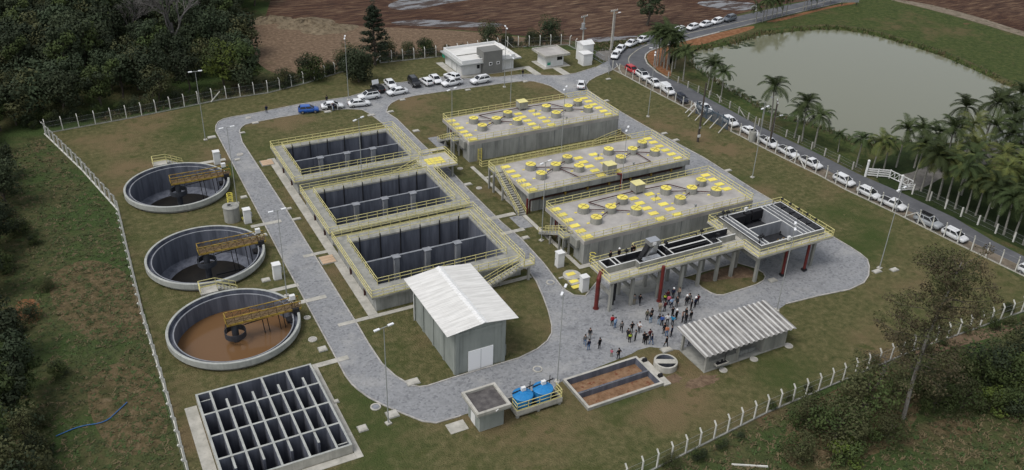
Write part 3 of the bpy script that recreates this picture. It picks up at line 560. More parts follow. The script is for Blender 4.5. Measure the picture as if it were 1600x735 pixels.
# ------------------------------------------------------------------ three covered digesters
DG = [(59.7,90.3,126.2,137.6),(59.9,90.6,105.2,116.3),(60.1,90.5,89.25,100.4)]
D_LAB = ['covered concrete digester farthest back, beside the lawn and the admin building',
         'middle covered digester with an outside staircase at its left end and pipes in front',
         'covered concrete digester right behind the raised inlet channel']
HX = [(4.4,7.5),(4.4,4.0),(8.1,5.9),(11.3,7.6),(11.3,3.9),(19.3,7.5),(19.4,4.0),(23.1,6.0),(26.2,7.6),(26.3,4.0)]
for k,(x0,x1,y0,y1) in enumerate(DG):
    t = thing('digester', D_LAB[k], 'digester', (x0,y0,0), 0, 'covered digesters with yellow hatches')
    W = x1-x0; D = y1-y0; zt = 3.8; front_deck = (k == 1)
    mb = MB()
    if front_deck: mb.box(1.2,.9,0,W-.02,D-.02,3.2,'concrete_grey')
    else: mb.box(1.1,.02,0,W-.02,D-.02,3.2,'concrete_grey'); mb.box(.05,.02,0,1.1,2.6,3.2,'concrete_grey')
    for x in (2.5,9.7,16.9,24.1): mb.box(x,(.87 if front_deck else -.01),0,x+.03,(.9 if front_deck else .02),3.2,'bitumen')
    mb.build('tank_wall', t)
    mb = MB(); mb.box(0,0,3.2,W,D,zt,'concrete_top')
    if k == 1: mb.box(-.02,-.02,2.9,W+.02,.35,zt-.003,'concrete_grey')
    mb.build('roof_slab', t)
    for (hx,hy) in HX:
        mb = MB(); mb.lathe([(.86,zt),(.86,zt+.95),(.3,zt+.952)],(hx,hy,0),'concrete',24)
        hb = mb.build('hatch', t)
        mb = MB(); mb.lathe([(.82,zt+.955),(.82,zt+1.0),(.02,zt+1.03)],(hx,hy,0),'yellow',24)
        for a in (0,PI/2): mb.beam((hx-.75*math.cos(a+.5),hy-.75*math.sin(a+.5),zt+1.05),(hx+.75*math.cos(a+.5),hy+.75*math.sin(a+.5),zt+1.05),.035,.03,'rust')
        mb.build('hatch_lid', hb)
        mb = MB(); mb.box(hx-1.35,hy+.1,zt+.003,hx-.95,hy+.4,zt+.06,'yellow'); mb.build('cover_plate', t)
    pl = [(1.05,y) for y in (9.8,8.0,6.2,4.4,2.75,.95)]+[(13.7,y) for y in (8.0,6.3,4.5,2.8,1.0)]+[(16.8,y) for y in (8.2,6.5,4.6,2.9,1.1)]+[(29.1,y) for y in ((10.0,8.3,6.5,4.7,3.0,1.3) if k < 2 else (10.0,8.3,6.5,4.7))]
    for px,py in pl:
        mb = MB(); mb.box(px-.72,py-.45,zt+.003,px+.72,py+.45,zt+.09,'yellow'); mb.build('cover_plate', t)
    z = zt+.35
    for cx,hs in ((8.1,HX[:5]),(23.1,HX[5:])):
        cy = 5.95
        for (hx,hy) in hs:
            if abs(hx-cx) < .1: continue
            v = Vector((hx-cx,hy-cy,0)).normalized()
            mb = MB(); mb.tube((cx+v.x*.8,cy+v.y*.8,z),(hx-v.x*.8,hy-v.y*.8,z),.075,.075,'pipe_brown'); mb.build('pipe', t)
        # main from the middle hatch to the gas box
        if k != 1: pts = [(cx-.3,cy+.8,z),(cx-1.7,D-1.9,z),(15.4,D-1.6,z)] if cx < 12 else [(cx-.3,cy+.8,z),(cx-1.9,D-1.9,z),(15.4,D-1.6,z)]
        else: pts = [(cx+.4,cy-.8,z),(cx+1.6,1.3,z),(15.4,1.2,z)] if cx < 12 else [(cx+.3,cy-.8,z),(cx+.6,1.5,z),(15.4,1.2,z)]
        mb = MB(); mb.path(pts, .08, 'pipe_brown'); mb.build('pipe', t)
    gy = D-1.5 if k != 1 else 1.3
    mb = MB(); mb.box(14.6,gy-.8,zt+.35,16.3,gy+.8,zt+1.6,'concrete'); mb.box(14.55,gy-.85,zt+1.6,16.35,gy+.85,zt+1.68,'yellow_rail')
    for a in (-.6,.6):
        for b in (14.8,16.1): mb.box(b-.1,gy+a-.1,zt,b+.1,gy+a+.1,zt+.35,'concrete')
    mb.build('gas_box', t)
    # roof guard rail
    mb = MB()
    if k == 1: rail(mb, [(.1,3.9,zt),(.1,.1,zt),(W-.1,.1,zt),(W-.1,D-.1,zt),(1.6,D-.1,zt)])
    else: rail(mb, [(.1,2.0,zt),(.1,.1,zt),(W-.1,.1,zt),(W-.1,D-.1,zt),(.1,D-.1,zt),(.1,4.6,zt)])
    mb.build('railing', t)
    # instruments on the roof: small stands with gauges
    for (sx,sy) in ((19.6,.6),(16.0,5.6)):
        mb = MB(); mb.tube((sx,sy,zt),(sx,sy,zt+1.2),.03,.03,'steel',6); mb.box(sx-.14,sy-.1,zt+1.0,sx+.14,sy+.1,zt+1.35,'steel'); mb.beam((sx-.3,sy,zt+.9),(sx+.3,sy,zt+.9),.04,.04,'steel'); mb.build('gauge_stand', t)
    # recessed left end with posts, hanging valve box
    if k != 1:
        mb = MB(); mb.box(-.55,1.1,2.2,-.003,3.0,3.5,'concrete'); mb.build('valve_box', t)
        for q in (5.2,7.4,9.6):
            mb = MB(); mb.box(.15,q-.14,0,.43,q+.14,3.2,'concrete_grey'); mb.build('column', t)
        for q in (8.3,8.9):
            mb = MB(); mb.tube((.6,q,0),(.6,q,3.2),.13,.13,'pipe_red'); mb.build('pipe', t)
        stairs(t, (-.8,10.4,0), (-.8,4.6,3.0), 1.1)
        mb = MB(); mb.box(-1.5,3.1,2.75,-.003,4.6,3.0,'concrete'); 
        for p in ((-1.35,3.3),(-.4,3.3),(-1.35,4.4)): mb.box(p[0]-.12,p[1]-.12,0,p[0]+.12,p[1]+.12,2.75,'concrete')
        rail(mb, [(-1.45,4.6,3.0),(-1.45,3.15,3.0),(-.1,3.15,3.0)]); mb.build('landing', t)
        mb = MB(); mb.box(-1.47,6.88,0,-1.23,7.12,1.3,'concrete'); mb.build('column', t)
    else:
        s0 = (58.79, 105.97); s0 = (s0[0]-x0, s0[1]-y0)
        stairs(t, (-.75,.4,0), (-.75,9.0,3.8), 1.2)
        mb = MB(); mb.box(-1.5,9.0,3.5,-.003,11.0,3.8,'concrete')
        for p in ((-1.35,9.2),(-1.35,10.8)): mb.box(p[0]-.14,p[1]-.14,0,p[0]+.14,p[1]+.14,3.5,'concrete')
        rail(mb, [(-1.45,9.0,3.8),(-1.45,10.95,3.8),(1.6,10.95,3.8)]); mb.build('landing', t)
        mb = MB(); mb.box(-1.39,6.06,0,-1.11,6.34,2.3,'concrete'); mb.build('column', t)
        mb = MB(); mb.path([(.6,.55,.1),(.6,.55,2.3),(W-1,.55,2.3)], .14, 'pipe_brown'); mb.path([(.1,.5,.1),(.1,.5,2.7)], .16, 'pipe_red'); mb.path([(16.2,.2,3.9),(16.9,-.25,3.9),(16.9,-.25,.3)], .17, 'pipe_red'); mb.build('pipe', t)
        mb = MB()
        for q in range(7): mb.box(2.6+q*4.1,.3,2.05,2.9+q*4.1,.9,2.55,'yellow_rust')
        mb.build('pipe_bracket', t)
    if k == 0:   # service walkway along the foot of the front wall, with its own rail
        mb = MB(); rail(mb, [(1.2,-1.7,.05),(1.2,-2.6,.05),(23.6,-2.6,.05),(27.6,-2.0,.6),(30.2,-1.6,.8)]); mb.build('railing', t)
        mb = MB(); 
        for a in (-.35,.35): mb.beam((2.0+a,-.15,.1),(2.0+a,-.15,2.4),.07,.07,'yellow')
        for q in range(8): mb.beam((1.65,-.15,.3+q*.28),(2.35,-.15,.3+q*.28),.05,.05,'yellow')
        mb.build('ladder', t)

# ------------------------------------------------------------------ three round clarifiers
C_LAB = ['round clarifier farthest back, nearly empty with a dark floor',
         'middle round clarifier, nearly empty with black sludge on its floor',
         'round clarifier holding brown water, next to the grid of sludge cells']
for k,(cx,cy) in enumerate(CL):
    t = thing('clarifier', C_LAB[k], 'settling tank', (cx,cy,0), 0, 'round clarifiers with half bridges')
    mb = MB()
    prof = [(7.55,-.2),(7.55,.42),(CR,.45),(CR,1.22),(CR-.06,1.26),(7.68,1.26),(7.62,1.22),(7.62,.62),(7.16,.60),(7.16,.92),(7.02,.92),(7.0,.88),(7.0,-2.9),(5.5,-3.35),(.02,-3.4)]
    mats = ['concrete','concrete','rim','rim','rim','rim','bitumen','bitumen','bitumen','bitumen_rim','bitumen_rim','bitumen','bitumen','sludge']
    mb.lathe(prof,(0,0,0),mats,96); mb.build('tank_wall', t)
    if k == 2: mb = MB(); mb.lathe([(6.99,-1.35),(.01,-1.35)],(0,0,0),'brown_water',64); mb.build('water', t)
    # centre column, feed well, scraper arms
    mb = MB(); mb.tube((0,0,-3.4),(0,0,1.3),.42,.42,'dark_steel',16); mb.build('centre_column', t)
    mb = MB(); mb.lathe([(1.25,-.55),(1.3,-.55),(1.3,.25),(1.25,.25),(1.25,-.55)],(0,0,0),'dark_steel',32)
    for q in (.35,2.8,3.5,5.9): mb.beam((1.27*math.cos(q),1.27*math.sin(q),.1),(1.0*math.cos(q),.5*math.sin(q)+.1,1.4),.07,.07,'dark_steel')
    mb.build('feed_well', t)
    mb = MB()
    for x in (3.4,4.0,5.4,6.0): mb.beam((x,.2,1.25),(x+.25,.2,-2.9 if k < 2 else -1.9),.1,.1,'pipe_black')
    mb.beam((1.2,.2,.6),(6.6,.2,1.1),.1,.1,'pipe_black'); mb.beam((1.0,.2,-2.7),(6.5,.2,-2.6),.12,.18,'pipe_black'); mb.build('scraper_arm', t)
    br = MB(); b0,b1,w,zb = -.95,8.25,.65,1.45; yc = .2
    br.box(b0,yc-w,zb,b1,yc+w,zb+.06,'rust')
    for e in (-w,w):
        br.beam((b0,yc+e,zb-.02),(b1,yc+e,zb-.02),.1,.26,'yellow_rust'); br.beam((b0,yc+e,zb+1.05),(b1,yc+e,zb+1.05),.09,.09,'yellow_rust'); br.beam((b0,yc+e,zb+.5),(b1,yc+e,zb+.5),.06,.06,'rust')
        n = 9
        for q in range(n+1): x = b0+(b1-b0)*q/n; br.beam((x,yc+e,zb),(x,yc+e,zb+1.05),.07,.07,'yellow_rust' if q in (0,n) else 'rust')
        for q in range(n): x = b0+(b1-b0)*q/n; br.beam((x,yc+e,zb+.1),(x+(b1-b0)/n,yc+e,zb+1.0),.05,.05,'rust')
    br.beam((b0,yc-w,zb+1.05),(b0,yc+w,zb+1.05),.09,.09,'yellow_rust'); br.box(b0-.03,yc-w,zb+.05,b0,yc+w,zb+.4,'yellow_rust')
    for q in range(7): x = b0+.4+q*1.3; br.beam((x,yc-w,zb-.25),(x,yc+w,zb-.25),.1,.1,'pipe_black')
    br.beam((b0,yc,zb-.3),(b1,yc,zb-.3),.25,.3,'pipe_black')
    br.build('bridge', t)
    mb = MB(); mb.box(7.1,-.95,zb-.35,7.9,-.55,zb+.35,'pipe_black')
    for e in (-.2,.2): mb.beam((7.35+e,-.2,zb),(7.35+e,-.2,zb+1.5),.07,.07,'pipe_black')
    mb.build('drive_unit', t)
    mb = MB(); mb.box(7.0,-.45,zb+1.45,7.65,.05,zb+2.05,'white'); mb.build('control_box', t)
    mb = MB(); mb.box(6.2,-1.2,.1,6.9,-.4,.6,'pipe_black'); mb.beam((6.2,-1.2,.6),(6.95,-1.9,.6),.12,.12,'pipe_black'); mb.build('scum_box', t)
    if k != 1:
        px, py = (-1.3,7.9)
        mb = MB(); mb.box(px-1.1,py+.25,1.0,px+1.1,py+1.9,1.22,'concrete_light')
        for a in (-.95,.85): mb.box(px+a,py+1.5,0,px+a+.2,py+1.75,1.0,'concrete')
        rail(mb, [(px-1.05,py+.5,1.22),(px-1.05,py+1.85,1.22),(px+1.1,py+1.85,1.22)]); mb.build('landing', t)
        stairs(t, (px+3.6,py+1.3,0), (px+1.1,py+1.3,1.22), 1.0)

# small round tank with a caged yellow ladder beside the clarifiers
q = (17.58, 122.47); t = thing('chamber', 'small round concrete chamber with a yellow ladder cage between two clarifiers', 'chamber', (18.6,122.2,0))
mb = MB(); mb.lathe([(1.15,0),(1.15,2.3),(1.22,2.3),(1.22,2.42),(.5,2.44),(.02,2.44)],(0,0,0),'concrete',40); mb.build('tank_wall', t)
mb = MB(); mb.lathe([(.42,2.445),(.42,2.56),(.3,2.56),(.3,2.45),(.01,2.45)],(-.2,.1,0),['concrete_grey','concrete_grey','black','black'],24); mb.build('manhole', t)
mb = MB(); lx,ly = .3,1.35
for a in (-.3,.3): mb.beam((lx+a,ly-.1,.1),(lx+a,ly-.1,3.6),.07,.07,'yellow')
for q in range(11): mb.beam((lx-.3,ly-.1,.3+q*.3),(lx+.3,ly-.1,.3+q*.3),.05,.05,'yellow')
for zq in (2.3,2.8,3.3,3.6):
    pts = [(lx+.42*math.cos(a),ly+.25+.42*math.sin(a),zq) for a in [PI*j/6-.4 for j in range(9)]]
    for a,b in zip(pts,pts[1:]): mb.beam(a,b,.05,.08,'yellow')
for a in (.2,.9,1.57,2.3,2.9): mb.beam((lx+.42*math.cos(a),ly+.25+.42*math.sin(a),2.2),(lx+.42*math.cos(a),ly+.25+.42*math.sin(a),3.6),.05,.05,'yellow')
mb.build('ladder', t)
mb = MB(); mb.box(19.95,121.6,.005,20.9,122.5,.06,'yellow'); tag(mb.build('yellow_plate'), 'flat yellow cover plate on the ground beside the small round chamber', 'plate')

# ------------------------------------------------------------------ sludge cell grid
t = thing('sludge_cells', 'square concrete basin divided into a grid of open cells, at the bottom left', 'basin', (GX0,GY0,0))
Wg, Dg = GX1-GX0, GY1-GY0; nx, ny = 9, 4; wt = .12
xw = [.2+(Wg-.4)*i/nx for i in range(nx+1)]; yw = [.2+(Dg-.4)*j/ny for j in range(ny+1)]
xs = sorted({round(v,3) for x in xw for v in (x-wt,x+wt)}); ys = sorted({round(v,3) for y in yw for v in (y-wt,y+wt)} | {round(yw[3]+1.85,3), round(yw[1]-1.85,3), round(yw[4]-.95,3), round(yw[4]-.8,3), round(yw[0]+.8,3), round(yw[0]+.95,3)})
hts = []
for j in range(len(ys)-1):
    row = []; yc = (ys[j]+ys[j+1])/2
    for i in range(len(xs)-1):
        xc = (xs[i]+xs[i+1])/2; wx = [a for a in range(nx+1) if abs(xc-xw[a]) < wt]; wy = [b for b in range(ny+1) if abs(yc-yw[b]) < wt]
        h = -2.6
        if wy or (wx and wx[0] in (0,nx)): h = 1.15
        elif wx:
            a = wx[0]
            if yc > yw[3]: h = 1.15 if a%2 == 1 else (1.0 if yc < yw[3]+1.85 else -2.6)
            elif yc < yw[1]: h = 1.15 if a%2 == 0 else (1.0 if yc > yw[1]-1.85 else -2.6)
            else: h = 1.15
        elif xc < xw[1] and yw[4]-.95 < yc < yw[4]-.8: h = .75
        elif xc > xw[8] and yw[0]+.8 < yc < yw[0]+.95: h = .75
        row.append(h)
    hts.append(row)
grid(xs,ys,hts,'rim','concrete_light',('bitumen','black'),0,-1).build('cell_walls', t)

# ------------------------------------------------------------------ raised inlet works
t = thing('inlet_works', 'raised concrete inlet channel on columns with yellow rails and a square grit chamber', 'inlet works', (56.4,74.2,0))
ox, oy = 56.4, 74.2
def lo(mb): mb.v = [(x-ox,y-oy,z) for x,y,z in mb.v]; return mb
X0, X1, XE = 56.4, 78.2, 91.9; Y0, Y1, YS0, YS1 = 77.3, 82.1, 74.2, 85.2; ZD = 5.0
mb = MB(); mb.box(X0,Y0,4.72,X1,Y1,ZD,'concrete_light')
HX0,HX1,HY0,HY1 = 80.85,87.0,75.3,84.1
for a in ((X1,YS0,HX0,YS1),(HX1,YS0,XE,YS1),(HX0,YS0,HX1,HY0),(HX0,HY1,HX1,YS1)): mb.box(a[0],a[1],4.72,a[2],a[3],ZD,'concrete_light')
lo(mb).build('deck', t)
mb = MB(); mb.box(X0+.8,Y0+.7,4.1,X1+1.1,Y1-.9,4.719,'concrete_grey'); mb.box(79.31,75.21,3.8,90.6,84.19,3.97,'concrete_grey')
for a in ((79.31,75.21,HX0,84.19),(HX1,75.21,90.6,84.19),(HX0,75.21,HX1,HY0),(HX0,HY1,HX1,84.19)): mb.box(a[0],a[1],3.97,a[2],a[3],4.719,'concrete_grey')
lo(mb).build('deck_beam', t)
# channel walls: narrow inlet, wide screen bay, narrow outlet
hz, vz = 5.95, 5.02
xs = [57.1,57.3,58.6,58.8,59.3,59.5,61.6,61.8,65.8,66.0,67.1,67.3,73.6,73.8,75.0,75.2,78.3]
ys = [78.35,78.55,79.25,79.45,80.05,80.25,81.0,81.2]
ht = []
for j in range(len(ys)-1):
    row = []; yc = (ys[j]+ys[j+1])/2
    for i in range(len(xs)-1):
        xc = (xs[i]+xs[i+1])/2; wide = 61.6 < xc < 75.2; h = vz
        ylo = 78.35 if wide else 79.25
        if yc < ylo: h = 5.03      # open deck
        elif yc < ylo+.2 or yc > 81.0: h = hz
        elif xc < 57.3 or 58.6 < xc < 58.8 or 59.3 < xc < 59.5 or 65.8 < xc < 66 or 67.1 < xc < 67.3 or 73.6 < xc < 73.8: h = hz
        elif wide and (61.6 < xc < 61.8 or 75.0 < xc < 75.2) and yc < 79.45: h = hz
        elif 67.3 < xc < 73.6 and 79.45 < yc < 80.05 and abs(yc-79.75) < .31: h = hz-.02 if j == 3 and False else vz
        row.append(h)
    ht.append(row)
g = grid(xs,ys,ht,'rim_white','concrete',('bitumen_dark','bitumen_dark'),5.03,5.025); lo(g).build('channel_wall', t)
mb = MB(); mb.box(67.31,79.7,5.0,73.59,79.85,5.93,'bitumen_dark'); mb.box(67.31,79.66,5.93,73.59,79.89,5.97,'rim_white'); lo(mb).build('divider_wall', t)
# square chamber
xs = [79.3,79.5,80.1,80.3,80.75,80.95,86.9,87.1,87.7,87.85,88.4,88.55,89.15,89.3,90.7,90.9]; ys = [75.2,75.4,79.55,79.75,84.0,84.2]
ht = []
for j in range(5):
    row = []
    for i in range(len(xs)-1):
        xc = (xs[i]+xs[i+1])/2; yc = (ys[j]+ys[j+1])/2
        if i in (0,2,4,6,8,10,12,14) or j in (0,4): h = hz
        elif j == 2 and 80.9 < xc < 87: h = hz
        elif 80.9 < xc < 87: h = 4.0
        else: h = 5.02
        row.append(h)
    ht.append(row)
g = grid(xs,ys,ht,'rim_white','concrete',('bitumen_rim','bitumen_dark'),5.03,5.025); lo(g).build('chamber_wall', t)
mb = MB(); mb.box(81.0,82.9,4.4,83.2,83.98,5.9,'black'); mb.box(83.6,83.2,4.4,84.6,83.98,5.9,'black'); mb.box(85.0,83.3,4.5,86.85,83.98,5.9,'black'); lo(mb).build('peeling_liner', t)
mb = MB()
for q in range(40): a = rnd(0,6.28); r = rnd(0,1.1); mb.ball((85.2+r*math.cos(a),76.9+r*.8*math.sin(a),4.05+rnd(0,.3)),rnd(.12,.3),'concrete_grey' if q%3 else 'rust',6,4)
lo(mb).build('grit_heap', t)
for q in range(5):
    y = 75.6+q*1.72; mb = MB(); mb.box(89.4,y,5.96,90.62,y+1.45,6.02,'pipe_black'); mb.tube((89.2,y+1.5,5.95),(89.2,y+1.5,6.6),.05,.05,'pipe_black',6); mb.tube((90.9,y+1.5,5.95),(90.9,y+1.5,6.6),.05,.05,'pipe_black',6); mb.box(90.75,y+1.35,6.4,91.05,y+1.65,6.6,'pipe_black'); lo(mb).build('sluice_gate', t)
for (x,y) in ((79.9,84.0),(80.6,83.9),(79.9,76.3),(80.5,76.5),(66.4,80.9),(66.0,78.6),(73.7,81.0),(73.7,78.5),(75.1,79.3),(67.2,80.4),(61.2,80.9),(61.8,78.6)):
    mb = MB(); mb.tube((x,y,5.5),(x,y,7.0),.05,.05,'pipe_black',6); mb.box(x-.2,y-.2,6.5,x+.2,y+.2,6.75,'pipe_black'); mb.beam((x-.2,y,5.4),(x+.2,y,5.4),.06,.9,'pipe_black'); lo(mb).build('sluice_gate', t)
for x,y in ((84.0,83.9),(83.9,74.9)): mb = MB(); mb.box(x-.22,y-.15,6.0,x+.22,y+.15,6.55,'white'); lo(mb).build('control_box', t)
# mechanical screen
mb = MB(); mb.add([(62.9,79.9,5.3),(63.3,79.9,5.3),(64.6,79.9,7.6),(64.2,79.9,7.6),(62.9,80.6,5.3),(63.3,80.6,5.3),(64.6,80.6,7.6),(64.2,80.6,7.6)], [(0,1,2,3),(7,6,5,4),(0,3,7,4),(1,5,6,2),(3,2,6,7)], 'pipe_black');
lo(mb).build('screen_frame', t)
mb = MB(); mb.box(64.0,79.6,7.2,65.6,80.85,7.85,'stainless'); mb.box(64.4,79.5,7.35,64.9,79.597,7.7,'white'); mb.add([(63.5,79.7,5.4),(65.2,79.7,5.4),(65.4,79.7,7.2),(64.7,79.7,7.2),(63.5,80.75,5.4),(65.2,80.75,5.4),(65.4,80.75,7.2),(64.7,80.75,7.2)], [(0,1,2,3),(7,6,5,4),(0,3,7,4),(1,5,6,2)], 'stainless'); lo(mb).build('screen_hood', t)
mb = MB(); mb.box(62.4,78.6,5.9,65.2,79.4,6.0,'stainless'); lo(mb).build('chute', t)
for y in (78.9,81.4): mb = MB(); mb.path([(67.6,y,6.15),(73.2,y,6.15),(73.2,y,5.3)],.07,'pipe_black'); lo(mb).build('pipe', t)
mb = MB(); mb.path([(79.0,75.0,6.1),(79.0,84.4,6.1),(82.5,84.4,6.1)],.07,'pipe_black'); lo(mb).build('pipe', t)
# guard rails
mb = MB(); e = .09
rail(mb, [(X0+e,Y1-e,ZD),(X0+e,Y0+e,ZD),(X1+e,Y0+e,ZD),(X1+e,YS0+e,ZD),(XE-e,YS0+e,ZD),(XE-e,YS1-e,ZD),(X1+e,YS1-e,ZD),(X1+e,Y1-e,ZD),(66.6,Y1-e,ZD),(66.6,Y1+.9,ZD),(63.6,Y1+.9,ZD),(63.6,Y1-e,ZD),(X0+e,Y1-e,ZD)])
for zq in (0,.5,1.0):
    pts = [(57.0+.4*math.cos(a),82.4+.45*math.sin(a),ZD+.3+zq) for a in [PI*j/6-.2 for j in range(8)]]
    for a,b in zip(pts,pts[1:]): mb.beam(a,b,.05,.08,'yellow')
lo(mb).build('railing', t)
mb = MB(); mb.box(63.5,Y1-.02,ZD-.25,66.7,Y1+1.0,ZD-.003,'concrete_light'); lo(mb).build('side_platform', t)
def colm(x,y,z=4.1):
    mb = MB(); mb.box(x-.2,y-.2,0,x+.2,y+.2,z-.002,'concrete'); lo(mb).build('column', t)
CX = (57.3,60.6,64.9,68.6,71.6,74.7,77.4)
for x in CX:
    for y in (78.0,80.9): colm(x,y)
    mb = MB(); mb.box(x-.15,78.2,2.3,x+.15,80.7,2.75,'concrete'); lo(mb).build('tie_beam', t)
for x in (79.6,84.6,89.9):
    for y in (75.5,79.6,83.8): colm(x,y,3.8)
    mb = MB(); mb.box(x-.15,75.5,3.2,x+.15,79.4,3.6,'concrete'); lo(mb).build('tie_beam', t)
for pts,r in (([(56.0,79.2,0),(56.0,79.2,4.6),(56.6,79.7,5.2),(57.2,79.9,5.2)],.28),([(64.6,77.1,.0),(64.6,77.1,5.5)],.24)):
    mb = MB(); mb.path(pts,r,'pipe_red',14); mb.lathe([(r+.12,.0),(r+.12,.1),(r,.1)],pts[0],'pipe_red',16); lo(mb).build('pipe', t)
for x,y in ((84.2,75.0),(88.0,74.7)): mb = MB(); mb.tube((x,y,.3),(x,y,4.7),.2,.2,'pipe_red',14); mb.box(x-.3,y-.3,.1,x+.3,y+.3,.4,'pipe_black'); lo(mb).build('pipe', t)
for pts in ([(86.5,79,2.4),(86.5,79,4.6)],[(58.5,79,0),(58.5,79,4.6)],[(59.3,79.8,0),(59.3,79.8,4.6)]): mb = MB(); mb.tube(*pts,.11,.11,'pipe_black',10); lo(mb).build('pipe', t)

# ------------------------------------------------------------------ buildings
t = thing('hall', 'tall grey hall with a white corrugated gable roof and a white sliding door', 'building', (33.7,74.5,0))
L_, D_ = 6.4, 12.5; ze, zr = 6.1, 6.5; xr = 3.55
mb = MB(); mb.add([(0,0,0),(L_,0,0),(L_,D_,0),(0,D_,0),(0,0,ze),(L_,0,ze),(L_,D_,ze),(0,D_,ze),(xr,0,zr-.05),(xr,D_,zr-.05)],[(0,1,5,8,4),(1,2,6,5),(2,3,7,9,6),(3,0,4,7),(4,8,9,7),(8,5,6,9)],'wall_green')
for y in (.0,3.1,6.2,9.3,12.1): mb.box(-.1,y,0,-.003,y+.4,ze-.1,'wall_green'); mb.box(L_+.003,y,0,L_+.1,y+.4,ze-.1,'wall_green')
for x in (0,L_-.45): mb.box(x+.003,-.1,0,x+.45,-.003,ze-.1,'wall_green')
mb.box(.45,-.08,ze-.65,L_-.45,-.003,ze-.25,'wall_green'); mb.build('wall', t)
mb = MB()   # corrugated sheets as real waves, plus ridge cap
def corr(mb, x0, z0, x1, z1, y0, y1, pitch, amp, m, seg=6):
    n = int((y1-y0)/pitch*seg); vs = []
    for k in range(n+1):
        y = y0+(y1-y0)*k/n; h = amp*math.sin(2*PI*k/seg); vs += [(x0,y,z0+h),(x1,y,z1+h),(x0,y,z0+h-.05),(x1,y,z1+h-.05)]
    fs = []
    for k in range(n): a = 4*k; b = a+4; fs += [(a,a+1,b+1,b),(a+2,b+2,b+3,a+3),(a,b,b+2,a+2),(a+1,a+3,b+3,b+1)]
    fs += [(0,2,3,1),(4*n,4*n+1,4*n+3,4*n+2)]
    mb.add(vs, fs, m, False)
for r in range(3):
    f0, f1 = r/3, (r+1)/3+.02; 
    corr(mb,-1.15+(xr+1.15)*f0,ze+(zr+.12-ze)*f0+.012*r,-1.15+(xr+1.15)*min(1,f1),ze+(zr+.12-ze)*min(1,f1)+.012*r,-.35,D_+.4,.26,.014,'roof_white')
    corr(mb,xr+(L_+1.55-xr)*(1-f0),zr+.12-(zr+.12-ze+.05)*(1-f0)+.012*r,xr+(L_+1.55-xr)*max(0,1-f1),zr+.12-(zr+.12-ze+.05)*max(0,1-f1)+.012*r,-.35,D_+.4,.26,.014,'roof_white')
rf = mb.build('roof', t)
mb = MB(); corr(mb,xr-.45,zr+.10,xr,zr+.24,-.38,D_+.43,.5,.05,'white'); corr(mb,xr+.45,zr+.10,xr,zr+.24,-.38,D_+.43,.5,.05,'white'); mb.build('ridge_cap', rf)
mb = MB(); mb.box(1.65,-.1,0,4.85,-.005,2.9,'door_white'); mb.box(3.23,-.115,0,3.27,-.102,2.9,'lamp_pole'); mb.build('door', t)
mb = MB(); mb.box(L_+.1,.6,.2,L_+.55,1.8,1.8,'wall_green'); mb.build('wall_box', t)
mb = MB(); mb.tube((-.95,D_-.6,ze-.6),(-.2,D_-.4,ze-.9),.06,.06,'white'); mb.tube((-.2,D_-.4,ze-.9),(-.2,D_-.4,.1),.06,.06,'white'); mb.build('downpipe', t)

t = thing('kiosk', 'small grey kiosk with a dark flat roof beside the two blue tanks', 'kiosk', (31.75,64.5,0))
mb = MB(); mb.box(.35,.15,0,3.25,3.0,2.45,'wall_green'); mb.build('wall', t)
mb = MB(); mb.box(-.15,-.3,2.45,3.9,3.75,2.62,'concrete')
for a in ((-.15,-.3,3.9,.0),(-.15,3.45,3.9,3.75),(-.15,0,.15,3.45),(3.6,0,3.9,3.45)): mb.box(a[0],a[1],2.62,a[2],a[3],2.95,'concrete_light')
rf = mb.build('roof', t); mb = MB(); mb.box(.15,0,2.621,3.6,3.45,2.68,'roof_dark'); mb.build('roofing_felt', rf)
mb = MB(); mb.box(.3,1.2,.05,.347,2.2,2.1,'white'); mb.build('door', t)
mb = MB(); mb.tube((2.0,-.36,2.7),(2.3,-.36,2.9),.05,.05,'white'); mb.build('drain_spout', t)

t = thing('tank_tray', 'raised concrete tray with a yellow rail that carries the two blue tanks', 'tray', (36.6,64.7,0))
mb = MB(); mb.box(0,0,.35,5.8,2.6,.5,'concrete'); mb.box(0,0,.5,5.8,.15,1.05,'concrete_light'); mb.box(0,2.45,.5,5.8,2.6,1.05,'concrete_light'); mb.box(0,.15,.5,.15,2.45,1.05,'concrete_light'); mb.box(5.65,.15,.5,5.8,2.45,1.05,'concrete_light')
mb.box(.15,.15,.5,5.65,2.45,.515,'black')
for x in (.1,2.7,5.4):
    for y in (.1,2.2): mb.box(x,y,0,x+.3,y+.3,.35,'concrete')
mb.build('basin', t)
mb = MB(); rail(mb, [(.08,1.2,1.05),(.08,.08,1.05),(5.72,.08,1.05),(5.72,1.4,1.05)], sp=1.3); mb.build('railing', t)
for x,lab in ((38.0,'left one of the two blue plastic tanks, next to the kiosk'),(40.55,'right one of the two blue plastic tanks, away from the kiosk')):
    b = thing('water_tank', lab, 'tank', (x,66.0,.52), 0, 'blue plastic tanks')
    mb = MB(); mb.lathe([(1.0,0),(1.05,.5),(1.07,.52),(1.08,1.0),(1.11,1.02),(1.12,1.5)],(0,0,0),'blue_tank',40); mb.build('tank_body', b)
    mb = MB(); mb.lathe([(1.16,1.45),(1.17,1.56),(1.08,1.62),(.5,1.8),(.02,1.84)],(0,0,0),'blue_tank',40)
    for q in range(8): a = q*PI/4; mb.beam((1.1*math.cos(a),1.1*math.sin(a),1.6),(.4*math.cos(a),.4*math.sin(a),1.84),.06,.05,'blue_tank')
    mb.build('lid', b)
    mb = MB(); mb.box(-.05,.1,1.85,.45,.45,2.3,'white'); mb.build('motor', b)
    mb = MB(); mb.beam((-1.15,.35,1.8),(1.6,.5,1.95),.1,.1,'pipe_black'); mb.tube((1.45,1.0,.6),(1.45,1.0,2.1),.05,.05,'pipe_black'); mb.build('support_beam', b)

